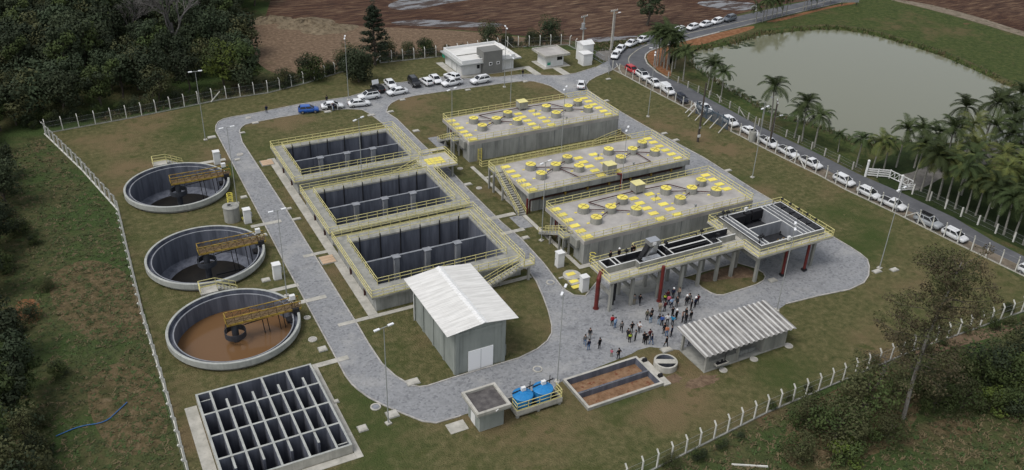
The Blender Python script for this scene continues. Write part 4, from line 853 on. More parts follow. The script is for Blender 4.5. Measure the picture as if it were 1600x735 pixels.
t = thing('wash_shed', 'open concrete shed with a ribbed grey roof and a sink, beside the round pit', 'shed', (60.4,62.2,0))
mb = MB(); mb.box(.1,.1,0,12.8,5.0,.12,'concrete'); mb.build('floor_slab', t)
for x in (.35,5.1,9.2,12.6):
    for y in (.3,4.8):
        mb = MB(); mb.box(x-.15,y-.15,.12,x+.15,y+.15,2.55+y*.09,'concrete'); mb.build('column', t)
mb = MB(); mb.box(.5,.22,.12,4.95,.38,1.3,'concrete'); mb.box(9.35,.2,.12,12.45,.4,2.5,'concrete'); mb.box(9.35,4.7,.12,12.45,4.9,2.9,'concrete'); mb.box(12.5,.45,.12,12.7,4.65,2.5,'concrete'); mb.box(9.1,.45,.12,9.3,4.65,2.5,'concrete'); mb.box(5.25,4.7,.12,9.05,4.9,1.2,'concrete'); mb.build('wall', t)
mb = MB(); vs = []; x0,x1 = -.35,13.7; n = 18; p = (x1-x0)/n; prof = []
for k in range(n): prof += [(x0+k*p,0),(x0+k*p+.14*p,.17),(x0+k*p+.50*p,.17),(x0+k*p+.62*p,0)]
prof.append((x1,0))
for (x,h) in prof: vs += [(x,-.25,2.62+h),(x,5.55,3.2+h),(x,-.25,2.57+h),(x,5.55,3.15+h)]
fs = []
for k in range(len(prof)-1): a = 4*k; b = a+4; fs += [(a,b,b+1,a+1),(a+2,a+3,b+3,b+2),(a,a+2,b+2,b),(a+1,b+1,b+3,a+3)]
fs += [(0,1,3,2),(len(vs)-4,len(vs)-2,len(vs)-1,len(vs)-3)]
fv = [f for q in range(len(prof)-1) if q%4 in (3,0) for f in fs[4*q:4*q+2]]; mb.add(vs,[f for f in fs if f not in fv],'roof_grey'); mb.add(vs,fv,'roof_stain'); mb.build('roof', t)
mb = MB()
for y in (.3,4.8): mb.box(-.2,y-.1,2.45+y*.1,13.2,y+.1,2.6+y*.1,'wood')
mb.build('roof_beam', t)
mb = MB(); mb.box(1.5,-.35,.75,3.3,.2,.95,'concrete_light'); mb.box(1.6,-.28,.95,3.2,.1,.955,'black'); mb.tube((3.1,.15,.95),(3.1,.15,1.9),.04,.04,'pipe_black'); mb.box(1.7,-.1,.96,2.0,.05,1.2,'pipe_black'); mb.box(2.4,-.1,.96,2.6,.05,1.3,'pipe_black'); mb.build('sink', t)
mb = MB(); mb.box(5.7,.9,.12,8.6,1.15,.6,'concrete_grey'); mb.tube((5.9,1.4,1.2),(8.5,2.2,.9),.07,.07,'pipe_black'); tag(mb.build('bench'), None); 
b_ = bpy.data.objects['bench']; b_.parent = t

t = thing('drying_bed', 'low rectangular drying bed filled with brown sand, split by a dark wall', 'basin', (SB[0],SB[1],0))
w_, d_ = SB[2]-SB[0], SB[3]-SB[1]
grid([0,.3,w_-.3,w_],[0,.3,d_/2-.12,d_/2+.12,d_-.3,d_],[[.42]*3,[.42,-.5,.42],[.42,.30,.42],[.42,-.5,.42],[.42]*3],'concrete_light','concrete',('bitumen','sand'),0,-.1).build('bed_wall', t)
mb = MB(); mb.box(w_+.003,-.2,0,w_+.95,d_-.3,.16,'concrete_light')
for y in (1.4,4.6): mb.tube((w_+.3,y,.4),(w_+.75,y,.4),.2,.2,'pipe_black',12); mb.box(w_+.2,y-.2,.17,w_+.8,y+.2,.3,'pipe_black')
mb.build('pump_slab', t)
mb = MB(); mb.box(.305,d_/2-.1,.303,w_-.305,d_/2+.1,.33,'bitumen'); mb.build('divider_wall', t)

t = thing('round_pit', 'round concrete pit with a flat beam across its open top, beside the shed', 'pit', (57.05,65.35,0))
mb = MB(); mb.lathe([(1.42,0),(1.42,.82),(1.2,.82),(1.2,-2.2),(.02,-2.2)],(0,0,0),['concrete_light','concrete_light','bitumen','black'],48); mb.build('tank_wall', t)
mb = MB(); mb.beam((-1.12,.55,.74),(1.12,-.55,.74),.75,.12,'concrete_light'); mb.build('beam', t)

for (x,y,l) in ((20.6,142.8,'white cabinet beside the farthest round clarifier'),(20.5,120.5,'white cabinet next to the small round chamber and ladder'),(20.5,103.5,'white cabinet by the middle round clarifier and the road'),
                (56.9,90.3,'white cabinet at the corner of the nearest digester'),(56.75,83.5,'white cabinet between the yellow covered sump and the raised inlet works')):
    t = thing('cabinet', l, 'cabinet', (x,y,0), 0, 'white electrical cabinets')
    mb = MB(); mb.box(-.5,-.45,.1,.5,.45,2.25,'white'); mb.box(-.55,-.5,0,.55,.5,.1,'concrete'); mb.build('cabinet_body', t)
    mb = MB(); mb.box(-.56,-.52,2.25,.56,.52,2.36,'white'); mb.build('roof', t)
    mb = MB(); mb.box(-.515,-.38,.2,-.503,.38,2.15,'white'); mb.box(-.53,.25,1.1,-.516,.31,1.3,'pipe_black'); mb.build('door', t)
    mb = MB(); mb.box(.503,-.2,.9,.72,.2,1.6,'steel'); mb.build('meter_box', t)
t = thing('sump', 'round concrete sump with three yellow covers beside the inlet works', 'sump', (57.1,87.2,0))
mb = MB(); mb.lathe([(1.25,0),(1.25,.35),(.02,.36)],(0,0,0),'concrete_light',40); mb.box(-1.2,-2.2,0,.35,-.9,.25,'concrete_light'); mb.box(-1.9,.1,0,-1.2,.4,.15,'concrete_light'); mb.build('sump_body', t)
for (a,b,z) in ((-.1,.15,.37),(-.55,-1.45,.26),(-.85,-2.6,.12)): mb = MB(); mb.box(a-.62,b-.36,z-.02,a+.62,b+.36,z+.05,'yellow'); mb.build('cover_plate', t)

t = thing('admin_building', 'white single storey office with a grey entrance block and flat roof', 'building', (76.7,166.3,0))
mb = MB(); mb.box(0,0,0,12.6,8.7,2.55,'white')
for y in (2.4,4.9): mb.box(-.04,y,.1,-.003,y+.1,2.4,'wall_green')
mb.build('wall', t)
mb = MB(); mb.box(-.9,-1.3,2.55,13.9,9.5,2.8,'lamp_pole'); mb.box(12.6,-1.0,2.801,13.88,9.3,2.83,'roof_white')
for a in ((-.2,-.8,12.5,-.55),(-.2,8.9,12.5,9.15),(-.2,-.55,.05,8.9),(12.25,-.55,12.5,8.9)): mb.box(a[0],a[1],2.8,a[2],a[3],3.55,'white')
rf = mb.build('roof', t); mb = MB(); mb.box(.05,-.55,2.803,12.25,8.9,3.05,'roof_white'); mb.box(.05,3.9,3.051,12.25,4.05,3.2,'concrete'); mb.build('roof_sheet', rf)
mb = MB(); mb.box(4.6,-1.35,0,9.1,-.003,5.1,'grey_wall'); mb.box(4.6,.003,3.56,9.1,2.2,5.1,'grey_wall'); mb.box(4.6,-.003,2.8,9.1,.003,5.1,'grey_wall'); mb.build('entrance_block', t)
for x in (5.9,7.7):
    mb = MB()
    for a in ((0,0,.75,.1),(0,.55,.75,.65),(0,.1,.1,.55),(.65,.1,.75,.55)): mb.box(x+a[0],-1.42,2.0+a[1],x+a[2],-1.352,2.0+a[3],'white')
    f_ = mb.build('window', t); mb = MB(); mb.box(x+.1,-1.38,2.1,x+.65,-1.353,2.55,'glass'); mb.build('pane', f_)
mb = MB(); mb.box(3.5,-.06,.05,4.4,-.004,2.1,'white'); d0 = mb.build('door', t); mb = MB(); mb.box(3.62,-.08,1.15,4.28,-.062,2.0,'glass'); mb.build('pane', d0)
mb = MB(); mb.box(-.6,7.6,1.6,-.55,8.9,2.4,'green_sign'); mb.box(-.6,7.6,2.4,-.55,8.9,2.5,'white'); mb.build('sign', t)
mb = MB(); mb.box(9.7,-.05,.1,12.3,-.004,2.4,'white'); mb.build('shutter', t)

t = thing('guardhouse', 'small white gatehouse with a wide flat grey roof', 'building', (96.3,164,0))
mb = MB(); mb.box(0,0,.06,4.4,4.0,2.5,'white'); mb.build('wall', t)
mb = MB(); mb.box(-.9,-1.0,2.5,5.5,5.2,2.72,'concrete_light')
for a in ((-.9,-1.0,5.5,-.75),(-.9,4.95,5.5,5.2),(-.9,-.75,-.65,4.95),(5.25,-.75,5.5,4.95)): mb.box(a[0],a[1],2.72,a[2],a[3],3.0,'concrete_light')
rf = mb.build('roof', t); mb = MB(); mb.box(-.65,-.75,2.721,5.25,4.95,2.8,'concrete_top'); mb.build('roof_sheet', rf)
mb = MB(); mb.box(2.6,-.07,1.3,4.1,-.003,2.2,'white'); w0 = mb.build('window', t); mb = MB(); mb.box(2.7,-.1,1.38,4.0,-.072,2.12,'glass'); mb.build('pane', w0)
mb = MB(); mb.box(.3,-.06,.5,1.1,-.003,1.2,'green_sign'); mb.box(.35,-.07,1.0,1.05,-.061,1.12,'white'); mb.build('sign', t)
mb = MB(); mb.box(1.4,-.05,.06,2.2,-.003,2.1,'white'); mb.build('door', t)

t = thing('substation', 'white masonry booth in two heights under the transformer pole', 'booth', (104.5,161.6,0))
mb = MB(); mb.box(0,0,0,2.3,2.3,2.6,'white'); mb.box(1.2,2.4,0,4.0,5.2,4.0,'white'); mb.build('wall', t)
mb = MB(); mb.box(-.15,-.15,2.6,2.45,2.38,2.75,'white')
mb.add([(1.0,2.2,4.0),(4.2,2.2,4.0),(4.2,5.4,4.0),(1.0,5.4,4.0),(1.0,3.8,4.6),(4.2,3.8,4.6)],[(3,2,1,0),(0,1,5,4),(2,3,4,5),(1,2,5),(3,0,4)],'white'); mb.build('roof', t)
mb = MB(); mb.box(2.301,.4,.1,2.34,1.8,2.2,'lamp_pole'); mb.build('door', t)

# ------------------------------------------------------------------ small things on the ground
for q,(p,r,l) in enumerate([((24.83, 144.95),.55,'manhole ring in the paved road by the farthest clarifier'),((24.21, 121.70),.01,''),((42.94, 71.35),.6,'manhole in the road in front of the hall door'),((53.65, 87.10),.6,'pale manhole ring in the paved road near the yellow covered sump'),((53.80, 96.46),.6,'pale manhole ring at the road edge right of the tank staircase'),
        ((57.05, 116.68),.5,'round manhole in the grass left of the middle digester'),((53.84, 112.71),.01,''),((53.75, 112.63),.45,'manhole ring in the paved strip right of the middle tank'),((23.47, 73.19),.6,'round manhole in the lawn near the kiosk end of the ring road'),((73.51, 62.06),.55,'manhole ring in the grass right of the shed'),((67.72, 61.80),.5,'manhole ring in the grass at the front of the shed'),((62.94, 61.74),.5,'manhole ring on bare soil at the front left of the shed'),
        ((20.79, 88.16),.55,'manhole ring beside the brown clarifier nearest the sludge cells'),((21.49, 92.89),.45,'small manhole ring beside the brown clarifier under its bridge end'),((29.93, 160.70),.5,'manhole ring in the back road near the bend'),((57.28, 124.59),.5,'small manhole in the grass left of the farthest digester')]):
    if r < .1: continue
    t = thing('manhole', l, 'manhole', (p[0],p[1],0)); mb = MB(); mb.lathe([(r,.0),(r,.09),(r-.17,.09),(r-.17,.03)],(0,0,0),'concrete_light',24); mb.build('ring', t)
    mb = MB(); mb.lathe([(r-.18,.035),(r-.2,.07),(.01,.075)],(0,0,0),'concrete_top' if r < .6 else 'bitumen_rim',24); mb.build('lid', t)
def slab(p, sx, sy, label, m='concrete_light', h=.14, name='concrete_slab', rz=0):
    t = thing(name, label, 'slab', (p[0],p[1],0), rz); mb = MB(); mb.box(-sx/2,-sy/2,0,sx/2,sy/2,h,m); mb.build('slab_body', t)
    mb = MB(); mb.box(-sx/2-.08,-sy/2-.08,0,sx/2+.08,sy/2+.08,h*.45,'concrete'); mb.build('slab_base', t)
for a in [((21.94, 154.23),1.3,.9,'concrete slab at the foot of the lamp by the back bend'),((23.97, 143.06),.8,.6,'light slab in the grass near the farthest cabinet'),((21.81, 128.89),.9,.7,'slab in the grass between the small chamber and the road'),((21.67, 115.77),.9,.7,'slab in the grass right of the middle clarifier'),((18.98, 103.73),1.0,.8,'grey slab in the grass by the middle cabinet'),
    ((27.29, 118.55),1.3,.5,'narrow slab beside the road left of the middle tank'),((27.23, 122.27),.6,.5,'small slab left of the middle tank near the footpath'),((21.02, 70.53),.9,.9,'square slab in the grass above the lawn corner near the sludge cells'),((24.69, 71.27),1.2,1.1,'large slab at the road edge by the foot of the front lamp'),((28.78, 75.43),1.4,1.0,'slab lying across the kerb left of the hall'),((21.31, 85.79),.9,.9,'square slab in the grass right of the brown clarifier'),((19.81, 75.93),.5,.5,'tiny slab between the sludge cells and the road bend'),
    ((97.57, 70.13),1.2,.7,'slab at the kerb by the lamp right of the grit chamber'),((100.22, 69.38),1.1,.7,'slab alone in the grass right of the grit chamber'),((98.82, 123.02),1.1,.6,'slab in the grass right of the farthest digester by the road'),((98.94, 119.58),1.1,.7,'slab in the grass by the road, below the utility pole'),((97.73, 141.57),1.1,.7,'slab in the grass by the road corner behind the farthest digester'),((105.19, 152.28),1.0,.6,'slab in the grass corner by the entrance'),((99.41, 105.26),1.3,.6,'slab in the right lawn by the middle digester'),
    ((44.43, 157.83),1.2,.8,'slab behind the open white sedan'),((51.49, 152.90),1.3,.6,'slab at the road fork behind the tanks'),((55.49, 153.14),1.2,.6,'slab on the corner of the grass at the road fork'),((59.93, 158.05),1.0,.6,'slab on the lawn edge opposite the parked sedans'),((74.35, 158.04),1.0,.6,'slab on the lawn edge in front of the office'),((87.77, 157.80),1.0,.6,'slab on the lawn edge in front of the gatehouse'),((30.54, 157.75),1.1,.7,'slab on the grass corner inside the back bend'),((27.30, 154.11),.9,.5,'slab on the inner kerb of the back bend'),
    ((56.50, 142.52),1.1,.8,'slab on the grass right of the road left of the farthest digester'),((55.96, 118.68),1.2,.7,'slab on the grass left of the middle digester'),((56.31, 99.27),1.0,.7,'slab on the grass left of the nearest digester'),((56.13, 105.37),.01,.01,''),((59.12, 67.94),1.3,.8,'slab between the round pit and the people'),((82.15, 74.62),1.1,.8,'pale slab on the paving below the grit chamber'),((74.21, 168.98),.01,.01,'')]:
    if a[1] > .1: slab(*a)
for p,l in (((28.23, 139.80),'pale plank pallet of boards on the grass left of the farthest tank'),((28.03, 105.30),'pale plank pallet of boards on the grass left of the nearest tank')):
    t = thing('plank_cover', l, 'cover', (p[0],p[1],0)); mb = MB(); mb.box(-1.1,-1.1,0,1.1,1.1,.1,'concrete'); mb.build('base', t)
    for k in range(3): mb = MB(); mb.box(-.95,-1.0+k*.68,.101,.95,-.38+k*.68,.16,'plank'); mb.build('plank', t)

# ------------------------------------------------------------------ fences
def post_mesh(name, h, arm, lean, m='white_post', w=.17):
    mb = MB(); mb.box(-w/2,-w/2,0,w/2,w/2,h,m)
    if arm: mb.beam((0,0,h-.04),(0,arm*.35,h+.4),w*.95,w*.95,m)
    return mb
def fence(label, pts, h=2.2, bm='concrete', bw=.14, arm=1, sp=2.45, base=True, group=None, m='white_post', props=(), w=.135, wires=True):
    t = thing('wire_fence', label, 'fence', (pts[0][0],pts[0][1],0), 0, group); o = Vector((pts[0][0],pts[0][1],0))
    P = [Vector((x,y,0))-o for x,y in pts]; proto = None; panel = MB(); beam = MB(); rest = 0
    for a,b in zip(P,P[1:]):
        L = (b-a).length; d = (b-a)/L; s = rest; ang = math.atan2(d.y,d.x)
        while s < L:
            p = a+d*s
            if proto is None: proto = post_mesh('post',h,arm,0,m,w).build('post', t); c = proto
            else: c = proto.copy(); COL.objects.link(c); c.parent = t
            c.location = p; c.rotation_euler = (rnd(-.015,.015),rnd(-.015,.015),ang); s += sp*rnd(.97,1.03)
        rest = s-L
        if wires:
            panel.add([(a.x,a.y,.1),(b.x,b.y,.1),(b.x,b.y,h-.1),(a.x,a.y,h-.1)],[(0,1,2,3)],'wire')
            for z in (h-.1,h*.6,.3): panel.beam(a+Vector((0,0,z)),b+Vector((0,0,z)),.014,.014,'lamp_pole')
            if arm and bw > .2:
                nn = Vector((-d.y,d.x,0))*arm
                for q in (.34,): panel.beam(a+nn*q+Vector((0,0,h+q*1.1)),b+nn*q+Vector((0,0,h+q*1.1)),.014,.014,'lamp_pole')
        if base: beam.beam(a+Vector((0,0,.06)),b+Vector((0,0,.06)),bw,.16,bm)
    panel.build('wire_mesh', t)
    if base: beam.build('base_beam', t)
    for (px,py,dx,dy) in props:
        q = Vector((px,py,0))-o; mb = MB(); mb.beam(q+Vector((0,0,h*.8)),q+Vector((dx,dy,.05)),.14,.14,m); mb.build('brace', t)
    return t
fence('white post wire fence along the scrub at the left edge of the works', [(3.2,62),(3.3,84),(3.1,101),(3.4,118),(3.7,132),(.2,148.6),(-4.5,167.3)], sp=2.3, bm='white_post', bw=.24, w=.2)
fence('white post wire fence along the dark wood behind the clarifiers', [(-4.2,167.4),(10.8,169.0),(27.2,171.9),(36.6,172),(45.3,174.6),(58.4,180.1)], sp=2.75, props=((27.2,171.9,-2,-.5),))
fence('cream post wire fence at the back of the office and gatehouse', [(63.5,180.6),(79.3,179.4),(94.3,179.7),(109,176.2),(109.3,168.9)], sp=2.6, props=((63.7,180.6,-1.9,-.3),(94.3,179.7,1.8,-.2)))
fence('white post wire fence beside the row of parked cars along the road, entrance end', [(109.46, 157.17), (109.80, 151.16), (109.92, 144.50), (110.30, 137.52), (110.50, 132.77), (110.64, 129.38)], arm=0, sp=2.45, bm='concrete_light', props=((*(109.66, 156.18),.2,-2.0),(*(110.62, 129.57),-1.8,.2),(*(110.62, 129.57),.2,-2.2)), h=2.1)
fence('white post wire fence beside the row of parked pickups and hatchbacks along the road', [(111.22, 118.68), (111.44, 116.34), (111.84, 109.16), (112.41, 102.10), (112.90, 97.48), (113.01, 91.36), (114.26, 80.86), (114.80, 73.75), (115.72, 64.02), (116.17, 60.20), (116.84, 51.06)], sp=2.3, arm=-.5, bm='concrete_light', props=((*(112.41, 102.10),0,1.9),(*(112.41, 102.10),0,-1.9),(*(114.57, 78.30),0,2.0),(*(114.57, 78.30),.3,-2.0)))
fence('white post wire fence with bent tops along the brush at the front right', [(36,51.2),(44.9,51.8),(52.9,52.6),(62.7,53.6),(72.8,54),(87.5,54.6),(99,54.4),(113.6,54.3)], sp=2.05, arm=1, h=2.05)
fence('low wire fence of short posts between the road and the pond', [(117.66, 147.56), (118.04, 141.65), (118.73, 134.29), (118.86, 128.11), (117.95, 119.52), (119.20, 114.58), (119.42, 109.29), (119.75, 104.20), (120.07, 99.03), (120.25, 94.71)], h=1.5, arm=0, base=False, sp=3.2, m='concrete_light', w=.2, props=((119.3,133.2,.4,-1.4),(118.2,124.6,.3,-1.4)))
fence('low wire fence of short white posts in front of the palm grove', [(122.22, 85.34), (122.99, 82.98), (123.07, 77.14), (123.32, 72.00), (123.67, 66.67), (123.42, 57.24)], h=1.7, arm=0, base=False, sp=3.0, w=.2)

# sliding steel gate at the roadside fence, and its leaning props
t = thing('sliding_gate', 'blue grey steel bar gate in the roadside fence, propped by leaning beams', 'gate', (*(110.68, 128.82),0))
g_ = (111.04, 119.59); a = Vector((0,0,0)); b = Vector((*g_,0))-t.location; mb = MB()
for z in (.2,2.2): mb.beam(a+Vector((0,0,z)),b+Vector((0,0,z)),.08,.1,'gate_steel')
for k in range(40): p = a.lerp(b,k/39); mb.beam(p+Vector((0,0,.2)),p+Vector((0,0,2.2)),.085,.085,'gate_steel')
mb.build('gate_panel', t)
for k in range(7): p = a.lerp(b,k/6); mb = MB(); mb.box(p.x-.07,p.y-.07,0,p.x+.07,p.y+.07,2.7,'gate_steel'); mb.build('post', t)
for k in (0,1.4,3,4.2,5.8): p = a.lerp(b,k/6); mb = MB(); mb.beam(p+Vector((0,0,1.3)),p+Vector((-2.6,-.9,.06)),.16,.16,'concrete_light'); mb.build('brace', t)
# open entrance gate leaves
for (p,q,l) in (((109.42, 169.08),(109.45, 160.86),'grey mesh gate leaf standing open on the office side of the entrance'),((110.41, 160.47),(106.59, 154.32),'grey mesh gate leaf standing open by the corner of the roadside fence')):
    t = thing('entrance_gate', l, 'gate', (p[0],p[1],0)); d = Vector((q[0]-p[0],q[1]-p[1],0)); mb = MB()
    for z in (.2,1.1,2.0): mb.beam((0,0,z),d+Vector((0,0,z)),.07,.07,'steel')
    for k in range(6): mb.beam(d*(k/5)+Vector((0,0,.2)),d*(k/5)+Vector((0,0,2.0)),.06,.06,'steel')
    mb.beam((0,0,.2),d+Vector((0,0,2)),.05,.05,'steel'); mb.build('gate_frame', t)
    mb = MB(); mb.add([(0,0,.2),(d.x,d.y,.2),(d.x,d.y,2),(0,0,2)],[(0,1,2,3)],'wire'); mb.build('wire_mesh', t)
# white farm gate across the road
g0 = (120.19, 93.64); g1 = (123.47, 91.37); g2 = (123.70, 86.22); g3 = (120.87, 86.97); g4 = (123.79, 86.84)
t = thing('farm_gate', 'white timber farm gate with two white posts in front of the palm grove', 'gate', (g0[0],g0[1],0)); o = Vector((g0[0],g0[1],0)); V = lambda g,z: Vector((g[0],g[1],z))-o
for g in (g0,g3): mb = MB(); mb.tube(V(g,0),V(g,2.9),.22,.2,'white',12); mb.ball(V(g,2.95),.24,'white'); mb.build('gate_post', t)
mb = MB()
for z in (.35,.75,1.15,1.5): mb.beam(V(g0,z),V(g1,z),.08,.2,'white')
for f in (.02,.5,1): p = V(g0,0).lerp(V(g1,0),f); mb.beam(p,p+Vector((0,0,1.65)),.16,.16,'white')
mb.build('board_fence', t)
mb = MB()
for z in (.3,1.5): mb.beam(V(g1,z),V(g4,z),.1,.12,'white')
n = 5
for k in range(n): p = V(g1,0).lerp(V(g4,0),k/n); q = V(g1,0).lerp(V(g4,0),(k+1)/n); mb.beam(p+Vector((0,0,.3)),q+Vector((0,0,1.5)),.06,.08,'white'); mb.beam(q+Vector((0,0,.3)),q+Vector((0,0,1.5)),.08,.08,'white')
mb.build('gate_leaf', t)
mb = MB()
for z in (.35,.75,1.15): mb.beam(V(g3,z),V(g2,z),.08,.2,'white')
mb.build('board_fence', t)

# ------------------------------------------------------------------ lamp posts and utility poles
def make_lamp():
    t = thing('street_lamp', 'x', 'lamp', (0,0,0), 0, 'grey lamp posts of the works'); h = 12.7
    mb = MB(); mb.tube((0,0,.1),(0,0,4),.075,.06,'lamp_pole',10,False); mb.tube((0,0,4),(0,0,h),.06,.04,'lamp_pole',10); mb.build('pole', t)
    mb = MB(); mb.box(-.3,-.3,0,.3,.3,.15,'concrete_light'); mb.build('base', t)
    mb = MB(); mb.tube((-.75,0,h+.05),(.75,0,h+.05),.045,.045,'lamp_pole',8); mb.build('cross_arm', t)
    for e in (-1,1):
        mb = MB(); mb.box(e*.5,-.13,h+.02,e*1.15,.13,h+.14,'lamp_head'); mb.box(e*.6,-.1,h-.02,e*1.1,.1,h+.02,'headlight'); mb.build('lamp_head', t)
    reg(t); return t
lamp0 = make_lamp(); first = [True]
def lamp(x, y, rz, label):
    global lamp0
    o = lamp0 if first[0] else copy_tree(lamp0); first[0] = False
    o.location = (x,y,0); o.rotation_euler = (0,0,rz); o['label'] = label
for a in [(20.7,153.5,0,'tall double lamp post left of the back bend, against the dark wood'),(50.1,162.2,1.2,'tall double lamp post behind the row of parked white sedans'),(20.4,127.2,.1,'tall double lamp post between the farthest clarifier and the road'),(20.5,98.8,.1,'tall double lamp post beside the middle clarifier and the road'),(23.8,70.1,.2,'tall double lamp post at the front bend of the road, left of the hall'),
    (57.7,128.9,.4,'tall double lamp post at the left end of the farthest digester'),(82.1,156.6,1.3,'tall double lamp post in the lawn in front of the office'),(74.7,139.8,1.4,'tall double lamp post behind the farthest digester'),(75.6,121.9,.8,'tall double lamp post in the gap in front of the farthest digester'),(75.5,103.0,.8,'tall double lamp post between the middle and the nearest digester'),(58.1,97.6,.3,'tall double lamp post by the stairs of the nearest digester'),
    (98.6,70.6,.2,'tall lamp post alone in the right lawn, at the end of the paving'),(101.6,101.4,.3,'tall lamp post in the right lawn near the parked pickups'),(77.6,68.7,.8,'tall lamp post behind the ribbed shed roof'),(43.9,68.4,.8,'tall lamp post beside the drying bed and the blue tanks'),(39.3,122.8,.5,'tall double lamp post standing between two open tanks'),(100.8,131.2,.9,'tall lamp post in the lawn by the fence near the white van')]: lamp(*a)
def road_lamp(px, h, rz, label):
    t = thing('road_lamp', label, 'lamp', (px[0],px[1],0), rz, 'single arm lamps along the public road')
    mb = MB(); mb.tube((0,0,0),(0,0,h),.09,.06,'lamp_pole',8); mb.build('pole', t)
    mb = MB(); mb.tube((0,0,h),(1.2,0,h+.15),.04,.04,'lamp_pole',8); mb.build('arm', t)
    mb = MB(); mb.box(1.1,-.15,h+.08,1.8,.15,h+.22,'lamp_head'); mb.build('lamp_head', t)
road_lamp((118.86, 154.14),4.6,2.8,'single arm lamp on the orange earth inside the road bend')
road_lamp((118.57, 118.57),6.2,-1.5,'single arm lamp on the pond bank near the lone palm')
road_lamp((118.27, 114.98),3.2,0,'low lamp by the pond fence next to the dark wooden pole')
road_lamp((117.69, 169.80),8.2,.3,'single arm lamp behind the tall concrete utility pole')
def pole(px, h, label, m, r=.17, arm=True, rz=0):
    t = thing('utility_pole', label, 'pole', (px[0],px[1],0), rz)
    mb = MB(); mb.tube((0,0,0),(0,0,h),r*1.25,r*.8,m,10); mb.build('pole', t)
    if arm:
        mb = MB(); mb.box(-1.1,-.08,h-.35,1.1,.08,h-.2,m)
        for x in (-1,-.5,.5,1): mb.tube((x,0,h-.2),(x,0,h+.05),.05,.05,'lamp_head',6)
        mb.build('cross_arm', t)
    return t
pole((116.69, 168.97),9.6,'tall pale concrete utility pole with a crossarm by the road','concrete_light',.2,rz=.2)
t = pole((106.87, 166.19),10.0,'concrete utility pole carrying a grey transformer by the white booth','concrete',.18,rz=.3)
mb = MB(); mb.tube((-.45,-.2,7.2),(-.45,-.2,8.4),.4,.4,'steel',14); mb.box(-.8,-.5,7.0,.4,.4,7.15,'steel'); mb.build('transformer', t)
t = pole((102.26, 117.35),11.5,'dark wooden utility pole in the lawn in front of the steel gate','wood',.17,arm=False)
mb = MB(); mb.box(-.28,-.25,1.0,.28,-.1,1.5,'white'); mb.box(-.25,-.22,2.7,.25,-.1,3.1,'concrete'); mb.build('meter_box', t)
pole((113.10, 110.15),9.0,'dark utility pole rising beside a parked white pickup','wood',.17,arm=True,rz=.9)
t = pole((111.94, 113.48),4.9,'short concrete pole standing in a concrete ring by the fence','concrete',.14,arm=False)
mb = MB(); mb.lathe([(.62,0),(.62,1.9),(.02,1.9)],(0,0,0),'concrete',20); mb.build('concrete_ring', t)

# roadside board on the far bank
p = (202.13, 176.93); t = thing('road_sign', 'grey sign board on posts on the far bank beside the road', 'sign', (p[0],p[1],0), -.35)
mb = MB(); mb.box(-2.6,-.08,.9,2.6,.08,2.6,'steel'); mb.build('board', t)
for x in (-2.2,2.2): mb = MB(); mb.box(x-.1,.1,0,x+.1,.3,2.7,'wood'); mb.build('post', t)
p = (172.90, 182.67); t = thing('marker_post', 'short white post on the far side of the road near the grey car', 'post', (p[0],p[1],0)); mb = MB(); mb.tube((0,0,0),(0,0,1.9),.22,.2,'white',10); mb.ball((0,0,1.9),.22,'white'); mb.build('post', t)

# ------------------------------------------------------------------ vehicles
def loft(mb, st, m):
    """hull from stations (x, zlow, zhigh, half width): rounded section"""
    vs = []; n = 10
    for x,z0,z1,w in st:
        vs += [(x,-w*.86,z0),(x,-w,z0+(z1-z0)*.25),(x,-w,z0+(z1-z0)*.68),(x,-w*.93,z0+(z1-z0)*.92),(x,-w*.72,z1),(x,w*.72,z1),(x,w*.93,z0+(z1-z0)*.92),(x,w,z0+(z1-z0)*.68),(x,w,z0+(z1-z0)*.25),(x,w*.86,z0)]
    fs = []
    for k in range(len(st)-1):
        for i in range(n): j = (i+1)%n; fs.append((k*n+i,(k+1)*n+i,(k+1)*n+j,k*n+j))
    fs += [tuple(range(n)), tuple(range((len(st)-1)*n,len(st)*n))[::-1]]
    mb.add(vs, [f[::-1] for f in fs], m, True)
def cabin(mb, x0,x1,x2,x3, zb, zt, wb, wt, m):
    """glasshouse: x0 rear base, x1 rear roof, x2 front roof, x3 front base"""
    b = [(x0,-wb,zb),(x3,-wb,zb),(x3,wb,zb),(x0,wb,zb),(x1,-wt,zt-.05),(x2,-wt,zt-.05),(x2,wt,zt-.05),(x1,wt,zt-.05),(x1+.08,-wt*.82,zt),(x2-.1,-wt*.82,zt),(x2-.1,wt*.82,zt),(x1+.08,wt*.82,zt)]
    mb.add(b, [(0,1,5,4),(1,2,6,5),(2,3,7,6),(3,0,4,7),(4,5,9,8),(5,6,10,9),(6,7,11,10),(7,4,8,11),(8,9,10,11)], m)
    return b
def quad(mb, P, u0, u1, v0, v1, m, off=.015):
    a,b,c,d = [Vector(p) for p in P]; n = (b-a).cross(d-a).normalized()*off
    f = lambda u,v: (a.lerp(b,u)).lerp(d.lerp(c,u),v)+n
    mb.add([f(u0,v0),f(u1,v0),f(u1,v1),f(u0,v1)],[(0,1,2,3)],m)
